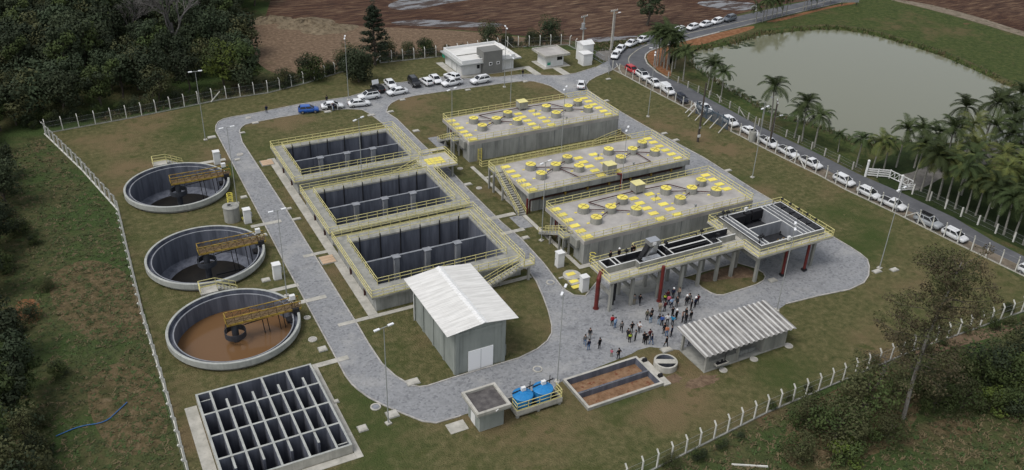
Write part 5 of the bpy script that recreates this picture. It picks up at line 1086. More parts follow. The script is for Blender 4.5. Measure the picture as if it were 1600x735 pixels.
TYPES = {
 'sedan': dict(L=4.35, st=[(-2.17,.42,.80,.70),(-2.1,.30,.95,.80),(-1.5,.26,1.0,.86),(0,.24,.96,.87),(1.2,.26,.93,.86),(1.95,.30,.82,.79),(2.17,.38,.70,.66)], cab=(-1.75,-1.0,.35,1.2,.93,1.45,.80,.60)),
 'hatchback': dict(L=3.9, st=[(-1.95,.42,.85,.72),(-1.9,.30,.98,.80),(-1.3,.26,1.0,.85),(0,.24,.97,.86),(1.1,.26,.94,.85),(1.75,.30,.83,.78),(1.95,.38,.70,.66)], cab=(-1.88,-1.5,.25,1.1,.94,1.5,.80,.62)),
 'suv': dict(L=4.4, st=[(-2.2,.48,.95,.76),(-2.12,.36,1.08,.85),(-1.5,.30,1.12,.90),(0,.28,1.1,.91),(1.25,.30,1.08,.90),(1.98,.36,.98,.83),(2.2,.46,.82,.70)], cab=(-2.1,-1.72,.35,1.15,1.07,1.68,.84,.66)),
 'pickup': dict(L=4.5, st=[(-2.25,.48,.93,.76),(-2.2,.38,.98,.82),(-.45,.30,1.0,.85),(0,.28,1.0,.86),(1.3,.30,.98,.86),(2.05,.34,.86,.79),(2.25,.44,.74,.66)], cab=(-.55,-.35,.5,1.25,.97,1.56,.79,.61)),
 'van': dict(L=4.3, st=[(-2.15,.45,.95,.78),(-2.1,.34,1.05,.86),(-.3,.30,1.05,.87),(0,.28,1.0,.87),(1.3,.30,.97,.86),(1.95,.34,.86,.79),(2.15,.42,.74,.66)], cab=(-.6,-.35,.5,1.25,.97,1.6,.79,.62)),
}
LIB = {}
def car_parts(kind):
    """shared meshes of one kind of car; paint slots are set per object"""
    T = TYPES[kind]; st = T['st']; x0,x1,x2,x3,zb,zt,wb,wt = T['cab']; out = []
    mb = MB(); loft(mb, st, 'car_white'); C = cabin(mb,x0,x1,x2,x3,zb,zt,wb,wt,'car_white')
    if kind == 'van':
        cabin(mb,-2.1,-2.0,-.15,0.0,1.0,1.85,.84,.74,'car_white')
    hub = []
    out.append(('body', mb))
    F = lambda *i: [C[k] for k in i]
    if kind not in ('van',):
        g = MB(); quad(g,F(3,0,4,7),.08,.92,.12,.90,'glass'); out.append(('rear_window', g))
    g = MB(); quad(g,F(1,2,6,5),.06,.94,.06,.93,'glass'); out.append(('windscreen', g))
    spl = ((.05,.48),(.52,.95)) if kind in ('sedan','hatchback','suv') else ((.10,.92),)
    for a,b in spl:
        g = MB(); quad(g,F(0,1,5,4),a,b,.14,.86,'glass'); out.append(('side_window', g))
        g = MB(); quad(g,F(2,3,7,6),1-b,1-a,.14,.86,'glass'); out.append(('side_window', g))
    if kind == 'pickup':
        b = MB(); b.box(-2.14,-.74,.9,-.57,.74,1.045,'plastic'); b.box(-2.22,-.80,.95,-2.14,.80,1.09,'car_white'); b.box(-2.14,-.80,.95,-.57,-.74,1.09,'car_white'); b.box(-2.14,.74,.95,-.57,.80,1.09,'car_white'); out.append(('cargo_bed', b))
    b = MB(); L = T['L']/2
    b.box(L-.12,-.62,.33,L+.03,.62,.50,'plastic'); out.append(('front_bumper', b))
    b = MB(); b.box(-L-.03,-.68,.36,-L+.1,.68,.52,'plastic'); out.append(('rear_bumper', b))
    hz = st[-1][2]-.06; tz = st[0][2]-.06
    for e in (-1,1):
        b = MB(); b.beam((L-.20,e*.60,hz),(L-.04,e*.50,hz-.02),.26,.13,'headlight'); out.append(('headlight', b))
        b = MB(); b.box(-L-.015,e*.50,tz-.1,-L+.1,e*.70,tz+.08,'tail'); out.append(('tail_lamp', b))
        b = MB(); b.beam((x3-.25,e*(wb+.02),zb+.05),(x3-.28,e*(wb+.17),zb+.08),.1,.13,'car_white'); out.append(('mirror', b))
    r = .34 if kind in ('suv','pickup') else .31
    for wx in (-L*.60,L*.62):
        for e in (-1,1):
            yy = e*(st[3][3]-.10); b = MB(); b.tube((wx,yy-.10*1,r),(wx,yy+.10,r),r,r,'tyre',18)
            rim = MB(); rim.tube((wx,yy+e*.10,r),(wx,yy+e*.125,r),r*.62,r*.55,'alloy',12)
            out.append(('wheel', b, ('wheel_rim', rim)))
            a = MB(); a.lathe([(r+.07,-.01),(r+.07,.01)],(0,0,0),'plastic',18)
    return out
def vehicle(kind, paint, rear, front, label, roof=None, group=None, name='parked_car', cat='car'):
    if kind not in LIB:
        LIB[kind] = [(p[0],p[1].build(p[0]),(p[2][0],p[2][1].build(p[2][0])) if len(p) > 2 else None) for p in car_parts(kind)]
        fresh = True
    else: fresh = False
    cx,cy = (rear[0]+front[0])/2,(rear[1]+front[1])/2; a = math.atan2(front[1]-rear[1],front[0]-rear[0])
    t = thing(name, label, cat, (cx,cy,.02), a, group)
    for nm,o,sub in LIB[kind]:
        c = o if fresh else o.copy()
        if not fresh: COL.objects.link(c)
        c.parent = t
        if nm in ('body','cargo_bed','mirror'):
            for i,sl in enumerate(c.material_slots):
                if sl.material == M['car_white'] or sl.link == 'OBJECT': sl.link = 'OBJECT'; sl.material = M[paint]
            if nm == 'cargo_bed':
                for sl in c.material_slots: pass
        if sub:
            s = sub[1] if fresh else sub[1].copy()
            if not fresh: COL.objects.link(s)
            s.parent = c
    if roof:
        T = TYPES[kind]; x0,x1,x2,x3,zb,zt,wb,wt = T['cab']; mb = MB(); mb.box(x1+.1,-wt*.86,zt-.02,x2-.05,wt*.86,zt+.02,roof); mb.build('roof_panel', t)
    if kind == 'suv':
        T = TYPES[kind]; x0,x1,x2,x3,zb,zt,wb,wt = T['cab']
        for e in (-1,1): mb = MB(); mb.beam((x1+.1,e*wt*.9,zt+.03),(x2-.1,e*wt*.9,zt+.03),.05,.06,'plastic'); mb.build('roof_rail', t)
    return t
GW = 'cars parked inside the works'; GR = 'cars parked along the public road'
def hood_open(t):
    mb = MB(); mb.add([(.75,-.75,1.0),(.75,.75,1.0),(1.0,.75,2.1),(1.0,-.75,2.1),(.70,-.75,1.0),(.70,.75,1.0),(.95,.75,2.1),(.95,-.75,2.1)],[(0,1,2,3),(7,6,5,4),(0,4,5,1),(1,5,6,2),(2,6,7,3),(3,7,4,0)],'car_white'); mb.build('raised_lid', t)
def doors_open(t):
    for x in (-.55,.45):
        mb = MB(); mb.box(x+.38,-1.55,.4,x+.45,-.9,1.0,'car_white'); mb.beam((x+.41,-1.5,1.0),(x+.41,-.9,1.35),.05,.05,'car_white'); mb.build('open_door', t)
        mb = MB(); mb.box(x-.45,-.895,.38,x+.38,-.882,1.0,'plastic'); mb.build('door_opening', t)
vehicle('hatchback','car_blue',(39.29, 159.37),(42.82, 158.58),'bright blue hatchback parked on the back road',group=GW)
t = vehicle('sedan','car_white',(43.83, 159.41),(47.70, 158.68),'white sedan with its side doors open, behind the blue hatchback',group=GW); doors_open(t)
vehicle('sedan','car_white',(48.96, 158.58),(52.99, 158.10),'white sedan parked just ahead of the sedan with open doors',group=GW)
vehicle('suv','car_white',(56.01, 161.27),(51.91, 161.07),'white suv with a black roof parked near the dark round tree',roof='car_black',group=GW)
t = vehicle('hatchback','car_black',(57.53, 162.08),(56.65, 167.21),'black car with its pale lid raised, on the lawn edge',group=GW); hood_open(t)
vehicle('sedan','car_white',(60.49, 168.91),(60.33, 163.27),'white sedan parked at an angle on the lawn edge, behind a white sedan facing left',group=GW)
vehicle('sedan','car_white',(62.15, 161.52),(58.05, 161.27),'white sedan on the road facing left, nearest the road fork',group=GW)
vehicle('suv','car_black',(65.40, 168.06),(65.15, 161.98),'black suv parked at an angle by the lawn',group=GW)
vehicle('hatchback','car_white',(67.99, 162.30),(67.57, 166.82),'white hatchback parked right beside the black suv, tail to the road',group=GW)
vehicle('sedan','car_white',(70.18, 167.45),(70.03, 162.68),'white sedan nose to the road, second white car from the black suv',group=GW)
vehicle('hatchback','car_white',(74.62, 163.91),(73.44, 166.75),'white hatchback half hidden behind the white pickup by the office',group=GW)
vehicle('pickup','car_white',(74.70, 161.99),(70.14, 161.61),'white pickup with a dark bed parked by the office corner',group=GW,name='pickup_truck',cat='pickup')
vehicle('suv','car_white',(80.62, 160.92),(76.41, 160.57),'white suv on the road in front of the office',group=GW)
vehicle('sedan','car_white',(95.74, 148.31),(98.49, 152.56),'white car alone on the entrance drive',group=GW,name='car')
vehicle('sedan','car_white',(116.52, 165.94),(112.82, 162.03),'white sedan at the road bend nearest the entrance gate',group=GR)
vehicle('sedan','car_white',(120.21, 169.05),(116.19, 165.57),'white car second from the entrance gate at the road bend',group=GR)
vehicle('pickup','car_white',(125.52, 170.89),(120.65, 168.62),'white pickup at the road bend, just ahead of another pickup',group=GR,name='pickup_truck',cat='pickup')
vehicle('pickup','car_white',(129.65, 171.96),(124.94, 170.32),'white pickup at the road bend nearest the tall dark tree',group=GR,name='pickup_truck',cat='pickup')
vehicle('hatchback','car_white',(139.78, 174.41),(135.71, 173.17),'white car half hidden behind the palms at the bend',group=GR)
vehicle('hatchback','car_white',(142.79, 174.96),(138.11, 173.63),'white hatchback on the upper road, first one clear of the palms',group=GR)
vehicle('hatchback','car_white',(147.63, 175.71),(142.91, 174.33),'white hatchback on the upper road, second one clear of the palms',group=GR)
vehicle('sedan','car_white',(152.58, 176.49),(147.77, 175.36),'white sedan on the upper road between two white hatchbacks',group=GR)
vehicle('hatchback','car_white',(157.00, 177.53),(152.24, 176.32),'white hatchback on the upper road right behind the grey suv',group=GR)
vehicle('suv','car_grey',(161.77, 178.13),(156.89, 176.89),'dark grey suv at the far end of the upper road queue',group=GR)
vehicle('hatchback','car_red',(112.53, 156.27),(112.41, 151.58),'red hatchback at the head of the roadside row',group=GR)
vehicle('suv','car_white',(112.81, 152.67),(112.23, 147.00),'white car with a black roof behind the red hatchback',roof='car_black',group=GR)
vehicle('pickup','car_white',(112.48, 148.05),(111.82, 142.43),'white pickup between the black roofed car and the white van',group=GR,name='pickup_truck',cat='pickup')
vehicle('van','car_white',(112.58, 143.27),(111.82, 137.51),'white panel van in the roadside row',group=GR,name='parked_van',cat='van')
vehicle('hatchback','car_navy',(112.46, 137.91),(111.58, 132.85),'dark navy car right behind the white van',group=GR)
vehicle('pickup','car_white',(112.97, 131.51),(113.00, 127.05),'white pickup seen through the bars of the steel gate',group=GR,name='pickup_truck',cat='pickup')
vehicle('hatchback','car_white',(113.54, 123.77),(113.18, 119.42),'white hatchback at the right end of the steel gate',group=GR)
vehicle('sedan','car_white',(113.65, 118.20),(113.58, 113.94),'white sedan behind the short pole in a concrete ring',group=GR)
vehicle('pickup','car_white',(113.41, 113.04),(113.48, 108.61),'white pickup beside the dark utility pole, first of three pickups in a row',group=GR,name='pickup_truck',cat='pickup')
vehicle('pickup','car_white',(113.67, 108.06),(113.88, 103.90),'white pickup with a black bed, middle one of three pickups in a row',group=GR,name='pickup_truck',cat='pickup')
vehicle('pickup','car_white',(114.11, 102.78),(114.41, 98.77),'white pickup with a black bed, last of three pickups in a row',group=GR,name='pickup_truck',cat='pickup')
vehicle('hatchback','car_white',(114.44, 95.02),(114.68, 91.32),'white hatchback across the road from the farm gate, farther one of two',group=GR)
vehicle('hatchback','car_white',(114.58, 89.80),(115.01, 86.07),'white hatchback with a marked door opposite the farm gate, nearer one of two',group=GR)
vehicle('pickup','car_white',(114.96, 85.35),(115.76, 81.60),'white pickup parked just ahead of the silver suv',group=GR,name='pickup_truck',cat='pickup')
vehicle('suv','car_silver',(115.57, 78.67),(115.98, 74.87),'silver suv with dark roof in the roadside row',roof='car_black',group=GR)
vehicle('hatchback','car_white',(115.97, 73.64),(116.17, 70.43),'white hatchback behind the silver suv, partly behind tree foliage',group=GR)
vehicle('hatchback','car_white',(116.98, 61.44),(117.34, 58.27),'white car cut off by the right edge of the picture',group=GR)

# ------------------------------------------------------------------ people
CLOTH = {}
def cloth(name, c):
    if name not in CLOTH: CLOTH[name] = nmat(name+'_cloth', c, .9, spec=.1, scale=6, col2=tuple(v*.75 for v in c))
    return CLOTH[name]
PAL = dict(black=(.012,.012,.014), dark=(.03,.03,.034), navy=(.016,.022,.05), grey=(.13,.13,.13), beige=(.34,.28,.21), white=(.70,.70,.70), red=(.42,.02,.03), lightblue=(.30,.44,.62), blue=(.05,.11,.36), teal=(.02,.22,.40), jeans=(.10,.17,.30), paleblue=(.25,.36,.48), pink=(.55,.14,.20), orange=(.50,.19,.10), maroon=(.10,.02,.025), olive=(.12,.115,.08), hivis=(.42,.52,.06), khaki=(.22,.19,.13))
for k,v in PAL.items(): cloth(k, v)
def person_mesh(pose):
    J = {'pel':(0,0,.95,.135),'wai':(0,0,1.08,.125),'che':(.0,0,1.30,.145),'nek':(.0,0,1.47,.062),'hd0':(.01,0,1.53,.058)}
    E = [('pel','wai'),('wai','che'),('che','nek'),('nek','hd0')]
    st = {'walk':(.24,-.2),'stand':(.02,-.01),'fold':(.0,.03),'hips':(.05,-.05),'look':(.04,.0)}[pose]
    for sd,off in ((1,st[0]),(-1,st[1])):
        y = .095*sd; k = 'L' if sd > 0 else 'R'
        J['hip'+k] = (0,y,.88,.095); J['kne'+k] = (off*.62+.02,y*1.1,.49,.066); J['ank'+k] = (off,y*1.2,.09,.046); J['toe'+k] = (off+.15,y*1.35,.04,.036)
        E += [('pel','hip'+k),('hip'+k,'kne'+k),('kne'+k,'ank'+k),('ank'+k,'toe'+k)]
        J['sho'+k] = (0,.185*sd,1.40,.062); E.append(('che','sho'+k))
        if pose == 'fold': el,wr = (.05,.25*sd,1.15,.045),(.24,.02*sd,1.14,.034)
        elif pose == 'hips': el,wr = (-.04,.38*sd,1.16,.045),(.06,.19*sd,1.00,.034)
        elif pose == 'look' and sd > 0: el,wr = (.16,.27,1.22,.045),(.20,.12,1.46,.034)
        elif pose == 'walk': el,wr = (-.10*sd,.245*sd,1.14,.045),(.02-.12*sd+.06,.25*sd,.90,.034)
        else: el,wr = (-.02,.245*sd,1.14,.045),(.06,.24*sd,.90,.034)
        J['elb'+k] = el; J['wri'+k] = wr; E += [('sho'+k,'elb'+k),('elb'+k,'wri'+k)]
    names = list(J); me = bpy.data.meshes.new('p'); me.from_pydata([J[n][:3] for n in names],[(names.index(a),names.index(b)) for a,b in E],[])
    o = bpy.data.objects.new('p',me); COL.objects.link(o)
    md = o.modifiers.new('s','SKIN'); sv = me.skin_vertices[0].data
    for i,n in enumerate(names): r = J[n][3]; sv[i].radius = (r,r*(1.3 if n in ('che','pel','wai') else 1)); sv[i].use_root = (i == 0)
    sb = o.modifiers.new('b','SUBSURF'); sb.levels = sb.render_levels = 1
    dg = bpy.context.evaluated_depsgraph_get(); ev = o.evaluated_get(dg); m2 = ev.to_mesh()
    mb = MB(); vs = [tuple(v.co) for v in m2.vertices]
    seg = [(Vector(J[a][:3]),Vector(J[b][:3]),a,b) for a,b in E]
    grp = {'skin':[], 'shirt':[], 'pants':[], 'shoe':[]}
    for p in m2.polygons:
        c = p.center; best = min(seg, key=lambda s: ((c-s[0]-(s[1]-s[0])*max(0,min(1,(c-s[0]).dot(s[1]-s[0])/max(1e-6,(s[1]-s[0]).length_squared)))).length))
        a,b = best[2],best[3]
        if a[:3] == 'ank': g = 'shoe'
        elif b[:3] in ('hip','kne','ank') or (c.z < 1.0 and a in ('pel',)): g = 'pants'
        elif b == 'hd0' or (b == 'nek' and c.z > 1.45): g = 'skin'
        elif a[:3] == 'elb' and pose in ('hips','look'): g = 'skin'
        else: g = 'shirt'
        grp[g].append(tuple(p.vertices))
    ev.to_mesh_clear()
    key = {'skin':M['skin'],'shirt':cloth('black',0),'pants':cloth('dark',0),'shoe':M['plastic']}
    o_ = len(mb.v); mb.v += vs
    for g in ('shirt','pants','skin','shoe'):
        k = mb.mi(key[g])
        for f in grp[g]: mb.f.append(f); mb.m.append(k); mb.smooth.append(True)
    bpy.data.objects.remove(o); bpy.data.meshes.remove(me)
    # head with nose, ears, eyes and mouth; hands with palm, thumb and four fingers
    mb.ball((.02,0,1.635),.098,M['skin'],12,8,1.18); mb.ball((.12,0,1.625),.02,M['skin'],6,4); 
    for e in (-1,1): mb.ball((.02,e*.10,1.63),.026,M['skin'],6,4); mb.ball((.10,e*.036,1.65),.013,M['plastic'],6,4)
    mb.beam((.108,-.025,1.575),(.108,.025,1.575),.012,.01,cloth('maroon',0))
    for k,sd in (('L',1),('R',-1)):
        el,wr = Vector(J['elb'+k][:3]),Vector(J['wri'+k][:3]); d = (wr-el).normalized(); s = d.cross(Vector((0,sd,.2))).normalized()
        mb.beam(wr-d*.02,wr+d*.09,.075,.03,M['skin'])
        for q,l in zip((-.028,-.01,.01,.028),(.06,.075,.08,.068)): mb.beam(wr+d*.085+s*q,wr+d*(.085+l)+s*q*1.1,.016,.016,M['skin'])
        mb.beam(wr+d*.02+s*.035,wr+d*.075+s*.06,.018,.018,M['skin'])
    return mb
PM = {}
for q in ('stand','fold','hips','walk','look'): PM[q] = person_mesh(q)
hair = MB(); hair.ball((.0,0,1.665),.107,'hair',12,8,1.0)
hlm = MB(); hlm.lathe([(.15,1.675),(.125,1.69),(.12,1.75),(.08,1.80),(.01,1.815)],(.02,0,0),'helmet',16)
vest = MB(); vest.lathe([(.205,1.05),(.215,1.2),(.205,1.36),(.20,1.36),(.20,1.05)],(0,0,0),cloth('hivis',0),14); vest.v = [(x*.82,y*1.04,z) for x,y,z in vest.v]
PO = {}
def person(px, pose, top, bot, deg, label, hat=None, z=0, s=1., world=None, grp=None):
    x,y = world or px
    t = thing('person', label, 'person', (x,y,z+.006), R(deg), grp); t.scale = (s,s,s)
    if pose not in PO: PO[pose] = PM[pose].build('body', t); b = PO[pose]
    else: b = PO[pose].copy(); COL.objects.link(b); b.parent = t
    for sl,mt in zip(b.material_slots,(cloth(top,0),cloth(bot,0))): sl.link = 'OBJECT'; sl.material = mt
    k = 'hard_hat' if hat == 'helmet' else 'hair'
    if k not in PO: PO[k] = (hlm if hat == 'helmet' else hair).build(k, t)
    else: h = PO[k].copy(); COL.objects.link(h); h.parent = t
    if hat == 'vest':
        if 'vest' not in PO: PO['vest'] = vest.build('vest', t)
        else: h = PO['vest'].copy(); COL.objects.link(h); h.parent = t
GP = 'visitors gathered on the paved yard'
for a in [
 ((55.73, 74.97),'stand','red','black',70,'person in a bright red top and black trousers beside one in pale blue'),
 ((55.82, 74.40),'stand','lightblue','jeans',100,'person in a pale blue top and jeans beside the one in red'),
 ((56.08, 73.37),'walk','grey','black',60,'person in a grey vest and black trousers standing alone right of the red top'),
 ((57.19, 72.70),'hips','black','black',80,'broad person in black behind the hi-vis vest'),
 ((58.08, 72.36),'hips','white','dark',200,'person in a white shirt and dark trousers at the left group edge'),
 ((55.95, 71.73),'stand','dark','dark',30,'person in dark grey left of the yellow hi-vis vest'),
 ((55.80, 71.07),'stand','dark','black',60,'person wearing a yellow hi-vis vest over dark clothes','vest'),
 ((56.63, 71.07),'stand','grey','dark',120,'person in a grey jacket right of the yellow hi-vis vest'),
 ((57.37, 70.31),'fold','black','black',90,'person in black with folded arms, left of a person in navy'),
 ((57.35, 69.88),'stand','black','black',70,'person in plain black standing just in front of folded arms'),
 ((58.01, 69.56),'walk','navy','jeans',110,'person in a navy top and blue jeans with legs apart'),
 ((58.34, 70.47),'hips','maroon','dark',90,'person in a dark red top behind the navy top and jeans'),
 ((60.52, 74.13),'stand','olive','dark',60,'person in olive beside the dark haired person in jeans'),
 ((61.22, 74.12),'stand','dark','dark',90,'person in dark clothes behind the black top and pale jeans'),
 ((60.58, 73.40),'fold','black','paleblue',80,'person in a black top and pale jeans left of the big group'),
 ((61.35, 72.66),'stand','dark','paleblue',60,'person in a dark top and pale blue trousers at the left of the big group'),
 ((61.52, 72.27),'stand','blue','black',60,'person in a blue top and black trousers near the white shirt'),
 ((62.33, 72.21),'hips','white','dark',60,'person in a white shirt in the middle of the big group'),
 ((63.11, 74.90),'stand','beige','khaki',40,'person in beige clothes at the back left of the big group'),
 ((63.78, 74.76),'stand','maroon','dark',90,'person in maroon in the middle back of the big group'),
 ((62.76, 71.70),'hips','teal','dark',30,'person in a bright teal shirt in front of the big group'),
 ((60.73, 70.16),'stand','orange','jeans',60,'person in an orange shirt at the front near the shed'),
 ((60.80, 70.80),'stand','dark','dark',90,'person in dark clothes left of the orange shirt'),
 ((61.28, 69.90),'stand','navy','dark',120,'person in navy right of the orange shirt'),
 ((59.37, 68.39),'walk','black','black',100,'person in black standing alone by the round pit'),
 ((52.66, 68.87),'hips','black','dark',90,'person in a black jacket standing alone behind the drying bed'),
 ((52.15, 69.60),'fold','pink','khaki',45,'person in a pale pink top crouched at the drying bed edge',None,0,.72),
 ((64.91, 76.32),'stand','dark','black',50,'firefighter in a dark jacket with yellow vest at the back by the red pipe','vest'),
 ((65.69, 76.74),'stand','maroon','dark',80,'person in a red brown top at the very back beside the firefighter'),
 ((65.11, 75.73),'stand','pink','navy',60,'person in a pink top in the big group'),
 ((65.07, 75.05),'hips','lightblue','navy',90,'person in a light blue shirt in the big group'),
 ((66.62, 76.81),'stand','navy','dark',60,'person with a white helmet and navy top at the back of the group','helmet'),
 ((65.89, 74.99),'stand','dark','dark',200,'person in dark clothes right of the light blue shirt'),
 ((67.47, 76.59),'look','beige','dark',200,'person in a beige top at the back by the column'),
 ((63.91, 73.26),'fold','black','black',90,'person in black in the centre right of the big group'),
 ((63.98, 72.52),'stand','black','black',100,'person in black with a white helmet in the centre of the group','helmet'),
 ((64.48, 71.83),'look','grey','black',160,'person in a grey jacket near the corner of the shed roof'),
 ((65.38, 72.34),'stand','black','black',180,'person in black beside the grey jacket near the shed'),
 ((67.19, 74.64),'stand','dark','black',80,'person with a white helmet left in the pair of helmets at the right','helmet'),
 ((67.83, 74.84),'look','grey','dark',60,'person in grey behind the two helmets on the right'),
 ((67.16, 73.56),'stand','black','black',120,'person in black between the two helmets on the right'),
 ((67.98, 73.78),'stand','navy','black',100,'person with a white helmet and navy jacket farthest right','helmet'),
 ((68.68, 74.20),'hips','maroon','black',90,'person in a red brown top at the right end of the crowd'),
 ((65.55, 71.56),'stand','black','grey',90,'person in black right next to the shed roof edge'),
 ((64.68, 71.42),'stand','dark','dark',90,'person in dark clothes half hidden by the shed roof'),
 ((61.00, 77.75),'stand','grey','khaki',60,'person in grey under the raised channel behind a column'),
 ((61.68, 77.44),'walk','black','dark',30,'person in black walking under the raised channel'),
 ((50.43, 72.92),'walk','grey','jeans',60,'person with a grey top and jeans at the left of a trio on the yard'),
 ((50.34, 71.91),'stand','navy','jeans',90,'person in navy and bright jeans at the front of a trio on the yard'),
 ((51.68, 73.80),'stand','dark','grey',240,'person in a dark top at the back of a trio on the yard'),
 ((51.70, 71.60),'stand','black','black',100,'person in black standing alone right of the trio'),
 ((62.21, 68.36),'stand','dark','dark',150,'person in dark clothes under the shed roof, left'),
 ((62.28, 67.54),'walk','grey','dark',170,'person in grey trousers under the shed roof, right')]: person(*a, grp=GP)
for x,y,p,h,l in ((59.2,81.6,'stand',None,'person in black on the raised walkway, nearest its left end'),(60.6,81.65,'stand','helmet','person with a white helmet on the raised walkway'),(62.6,81.6,'fold',None,'person in black on the raised walkway beside the screen machine'),(63.0,81.65,'stand',None,'person in dark clothes on the raised walkway right at the screen machine')):
    person(None,p,'black','dark',-80,l,h,5.0,world=(x,y),grp='people on the raised walkway')
person((33.64, 161.54),'stand','navy','navy',90,'person in dark blue standing alone on the back road left of the blue car')
person((45.61, 162.03),'stand','dark','dark',90,'person in dark clothes behind the white sedan with open doors')
person((45.54, 157.72),'look','navy','jeans',90,'person at the open door of the white sedan')
person((88.76, 160.89),'walk','black','navy',20,'person in black walking on the road between office and gatehouse')

# ------------------------------------------------------------------ vegetation
def leaf_quads(mb, c, r, n, size, m, flat=.75, shell=.35):
    vs = []; fs = []
    for _ in range(n):
        while True:
            d = Vector((rnd(-1,1),rnd(-1,1),rnd(-1,1)))
            if .05 < d.length < 1: break
        d.normalize(); q = (shell+(1-shell)*random.random())**.5
        p = Vector((c[0]+d.x*r*q,c[1]+d.y*r*q,c[2]+d.z*r*q*flat))
        nn = (d+Vector((rnd(-.8,.8),rnd(-.8,.8),rnd(-.2,1.0)))).normalized(); a = nn.orthogonal().normalized(); a.rotate(Matrix.Rotation(rnd(0,6.28),3,nn)); b = nn.cross(a)
        s = size*rnd(.6,1.3); k = len(vs); w = s*rnd(.45,.7)
        vs += [p-a*s*.5-b*w*.2, p-b*w*.5, p+a*s*.5, p+b*w*.5]; fs.append((k,k+1,k+2,k+3))
    mb.add(vs, fs, m)
def limb(mb, p, q, r0, r1, m, n=6, bend=.12, k=3):
    p = Vector(p); q = Vector(q); L = (q-p).length; pts = [p]
    for i in range(1,k): pts.append(p.lerp(q,i/k)+Vector((rnd(-1,1),rnd(-1,1),rnd(-.5,.5)))*L*bend)
    pts.append(q)
    for i,(a,b) in enumerate(zip(pts,pts[1:])): mb.tube(a,b,r0+(r1-r0)*i/k,r0+(r1-r0)*(i+1)/k,m,n,False)
def make_tree(h, w, leafm, nblob, nleaf, size, barkm='trunk', crown_lo=.35, leaf2=None, blob_r=.30):
    tr = MB(); top = Vector((rnd(-.4,.4),rnd(-.4,.4),h*.72)); limb(tr,(0,0,-.1),top,.05+h*.017,.06,barkm,8,.04,4); cr = MB()
    for k in range(nblob):
        a = 2.4*k+rnd(-.5,.5); f = (k+.5)/nblob; zz = crown_lo+(1-crown_lo)*(f**.8); rr = (w/2)*math.sqrt(max(.05,1-((zz-(crown_lo+.22))/(1-crown_lo))**2))*rnd(.45,.85)
        c = Vector((math.cos(a)*rr,math.sin(a)*rr,h*zz*.92)); br = w*blob_r*rnd(.7,1.2)
        limb(tr,(top.x*zz*.8,top.y*zz*.8,max(.8,h*zz*.55)),c,.02+h*.006,.02,barkm,5,.08,3)
        leaf_quads(cr,c,br,int(nleaf*rnd(.7,1.3)),size,leaf2 if (leaf2 and k%3 == 0) else leafm,.8)
    return tr, cr
VEG = {}
def veg(key, name, make, label, cat, x, y, s=1., rz=None, group=None, sz=None, kids=('trunk','crown'), z=0):
    t = thing(name, label, cat, (x,y,z), rnd(0,6.28) if rz is None else rz, group); t.scale = (s,s,sz or s*rnd(.88,1.12)); t.rotation_euler.x = rnd(-.045,.045); t.rotation_euler.y = rnd(-.045,.045)
    if key not in VEG:
        VEG[key] = [mb.build(k, t) for k,mb in zip(kids, make())]
    else:
        for o in VEG[key]: c = o.copy(); COL.objects.link(c); c.parent = t
    return t
random.seed(11)
KINDS = [('dark',lambda: make_tree(10,6.5,'leaf_dark',16,150,.55)),('dark2',lambda: make_tree(11,5.5,'leaf_dark',15,150,.55,leaf2='leaf_mid')),('olive',lambda: make_tree(9,6,'leaf_olive',14,120,.55,leaf2='leaf_dark')),('mid',lambda: make_tree(9.5,5.5,'leaf_mid',14,140,.55,leaf2='leaf_dark')),('dark3',lambda: make_tree(8.5,7.5,'leaf_dark',18,140,.6,leaf2='leaf_olive'))]
KL = {'dark':'dense dark broadleaf tree in the wood','dark2':'tall dark tree with some greener clumps in the wood','olive':'dull olive brown tree in the wood','mid':'mid green tree in the wood','dark3':'broad dark low crowned tree in the wood'}
KD = dict(KINDS)
def inside(p, poly):
    r = False; n = len(poly)
    for i in range(n):
        a,b = poly[i],poly[(i+1)%n]
        if (a[1] > p[1]) != (b[1] > p[1]) and p[0] < (b[0]-a[0])*(p[1]-a[1])/(b[1]-a[1])+a[0]: r = not r
    return r
WOOD = [(-22,171.8),(8,171.8),(26,174.6),(34,176),(37,185),(36.5,205),(41,218),(50,232),(58,250),(62,285),(-22,285)]
LEFT = [(-24,72),(-10.2,72),(-10.4,98),(-13.5,110),(-13.5,124),(-11,134),(-10,150),(-10.5,172),(-24,174)]
def scatter(poly, dmin, tries):
    xs = [p[0] for p in poly]; ys = [p[1] for p in poly]; out = []
    for _ in range(tries):
        p = (rnd(min(xs),max(xs)),rnd(min(ys),max(ys)))
        if inside(p,poly) and all((p[0]-q[0])**2+(p[1]-q[1])**2 > dmin**2 for q in out): out.append(p)
    return out
SPEC = [((22.86, 197.59),3.6),((15.69, 208.88),3.0),((28.95, 176.21),4.5),((34.46, 173.52),3.5)]
for p in scatter(WOOD, 4.0, 5200)[:245]:
    if any((p[0]-q[0])**2+(p[1]-q[1])**2 < d*d for q,d in SPEC): continue
    k = random.choices([a for a,_ in KINDS],[5,4,2,1.2,3])[0]
    veg(k,'broadleaf_tree',KD[k],KL[k]+' behind the back fence','tree',p[0],p[1],rnd(.75,1.15),group=KL[k]+' behind the back fence')
for p in scatter(LEFT, 3.4, 1500)[:62]:
    k = random.choices([a for a,_ in KINDS],[5,3,1.5,1,4])[0]
    veg(k,'broadleaf_tree',KD[k],KL[k].replace('in the wood','at the left edge')+' beyond the scrub','tree',p[0],p[1],rnd(.5,.8),group=KL[k]+' at the left edge')
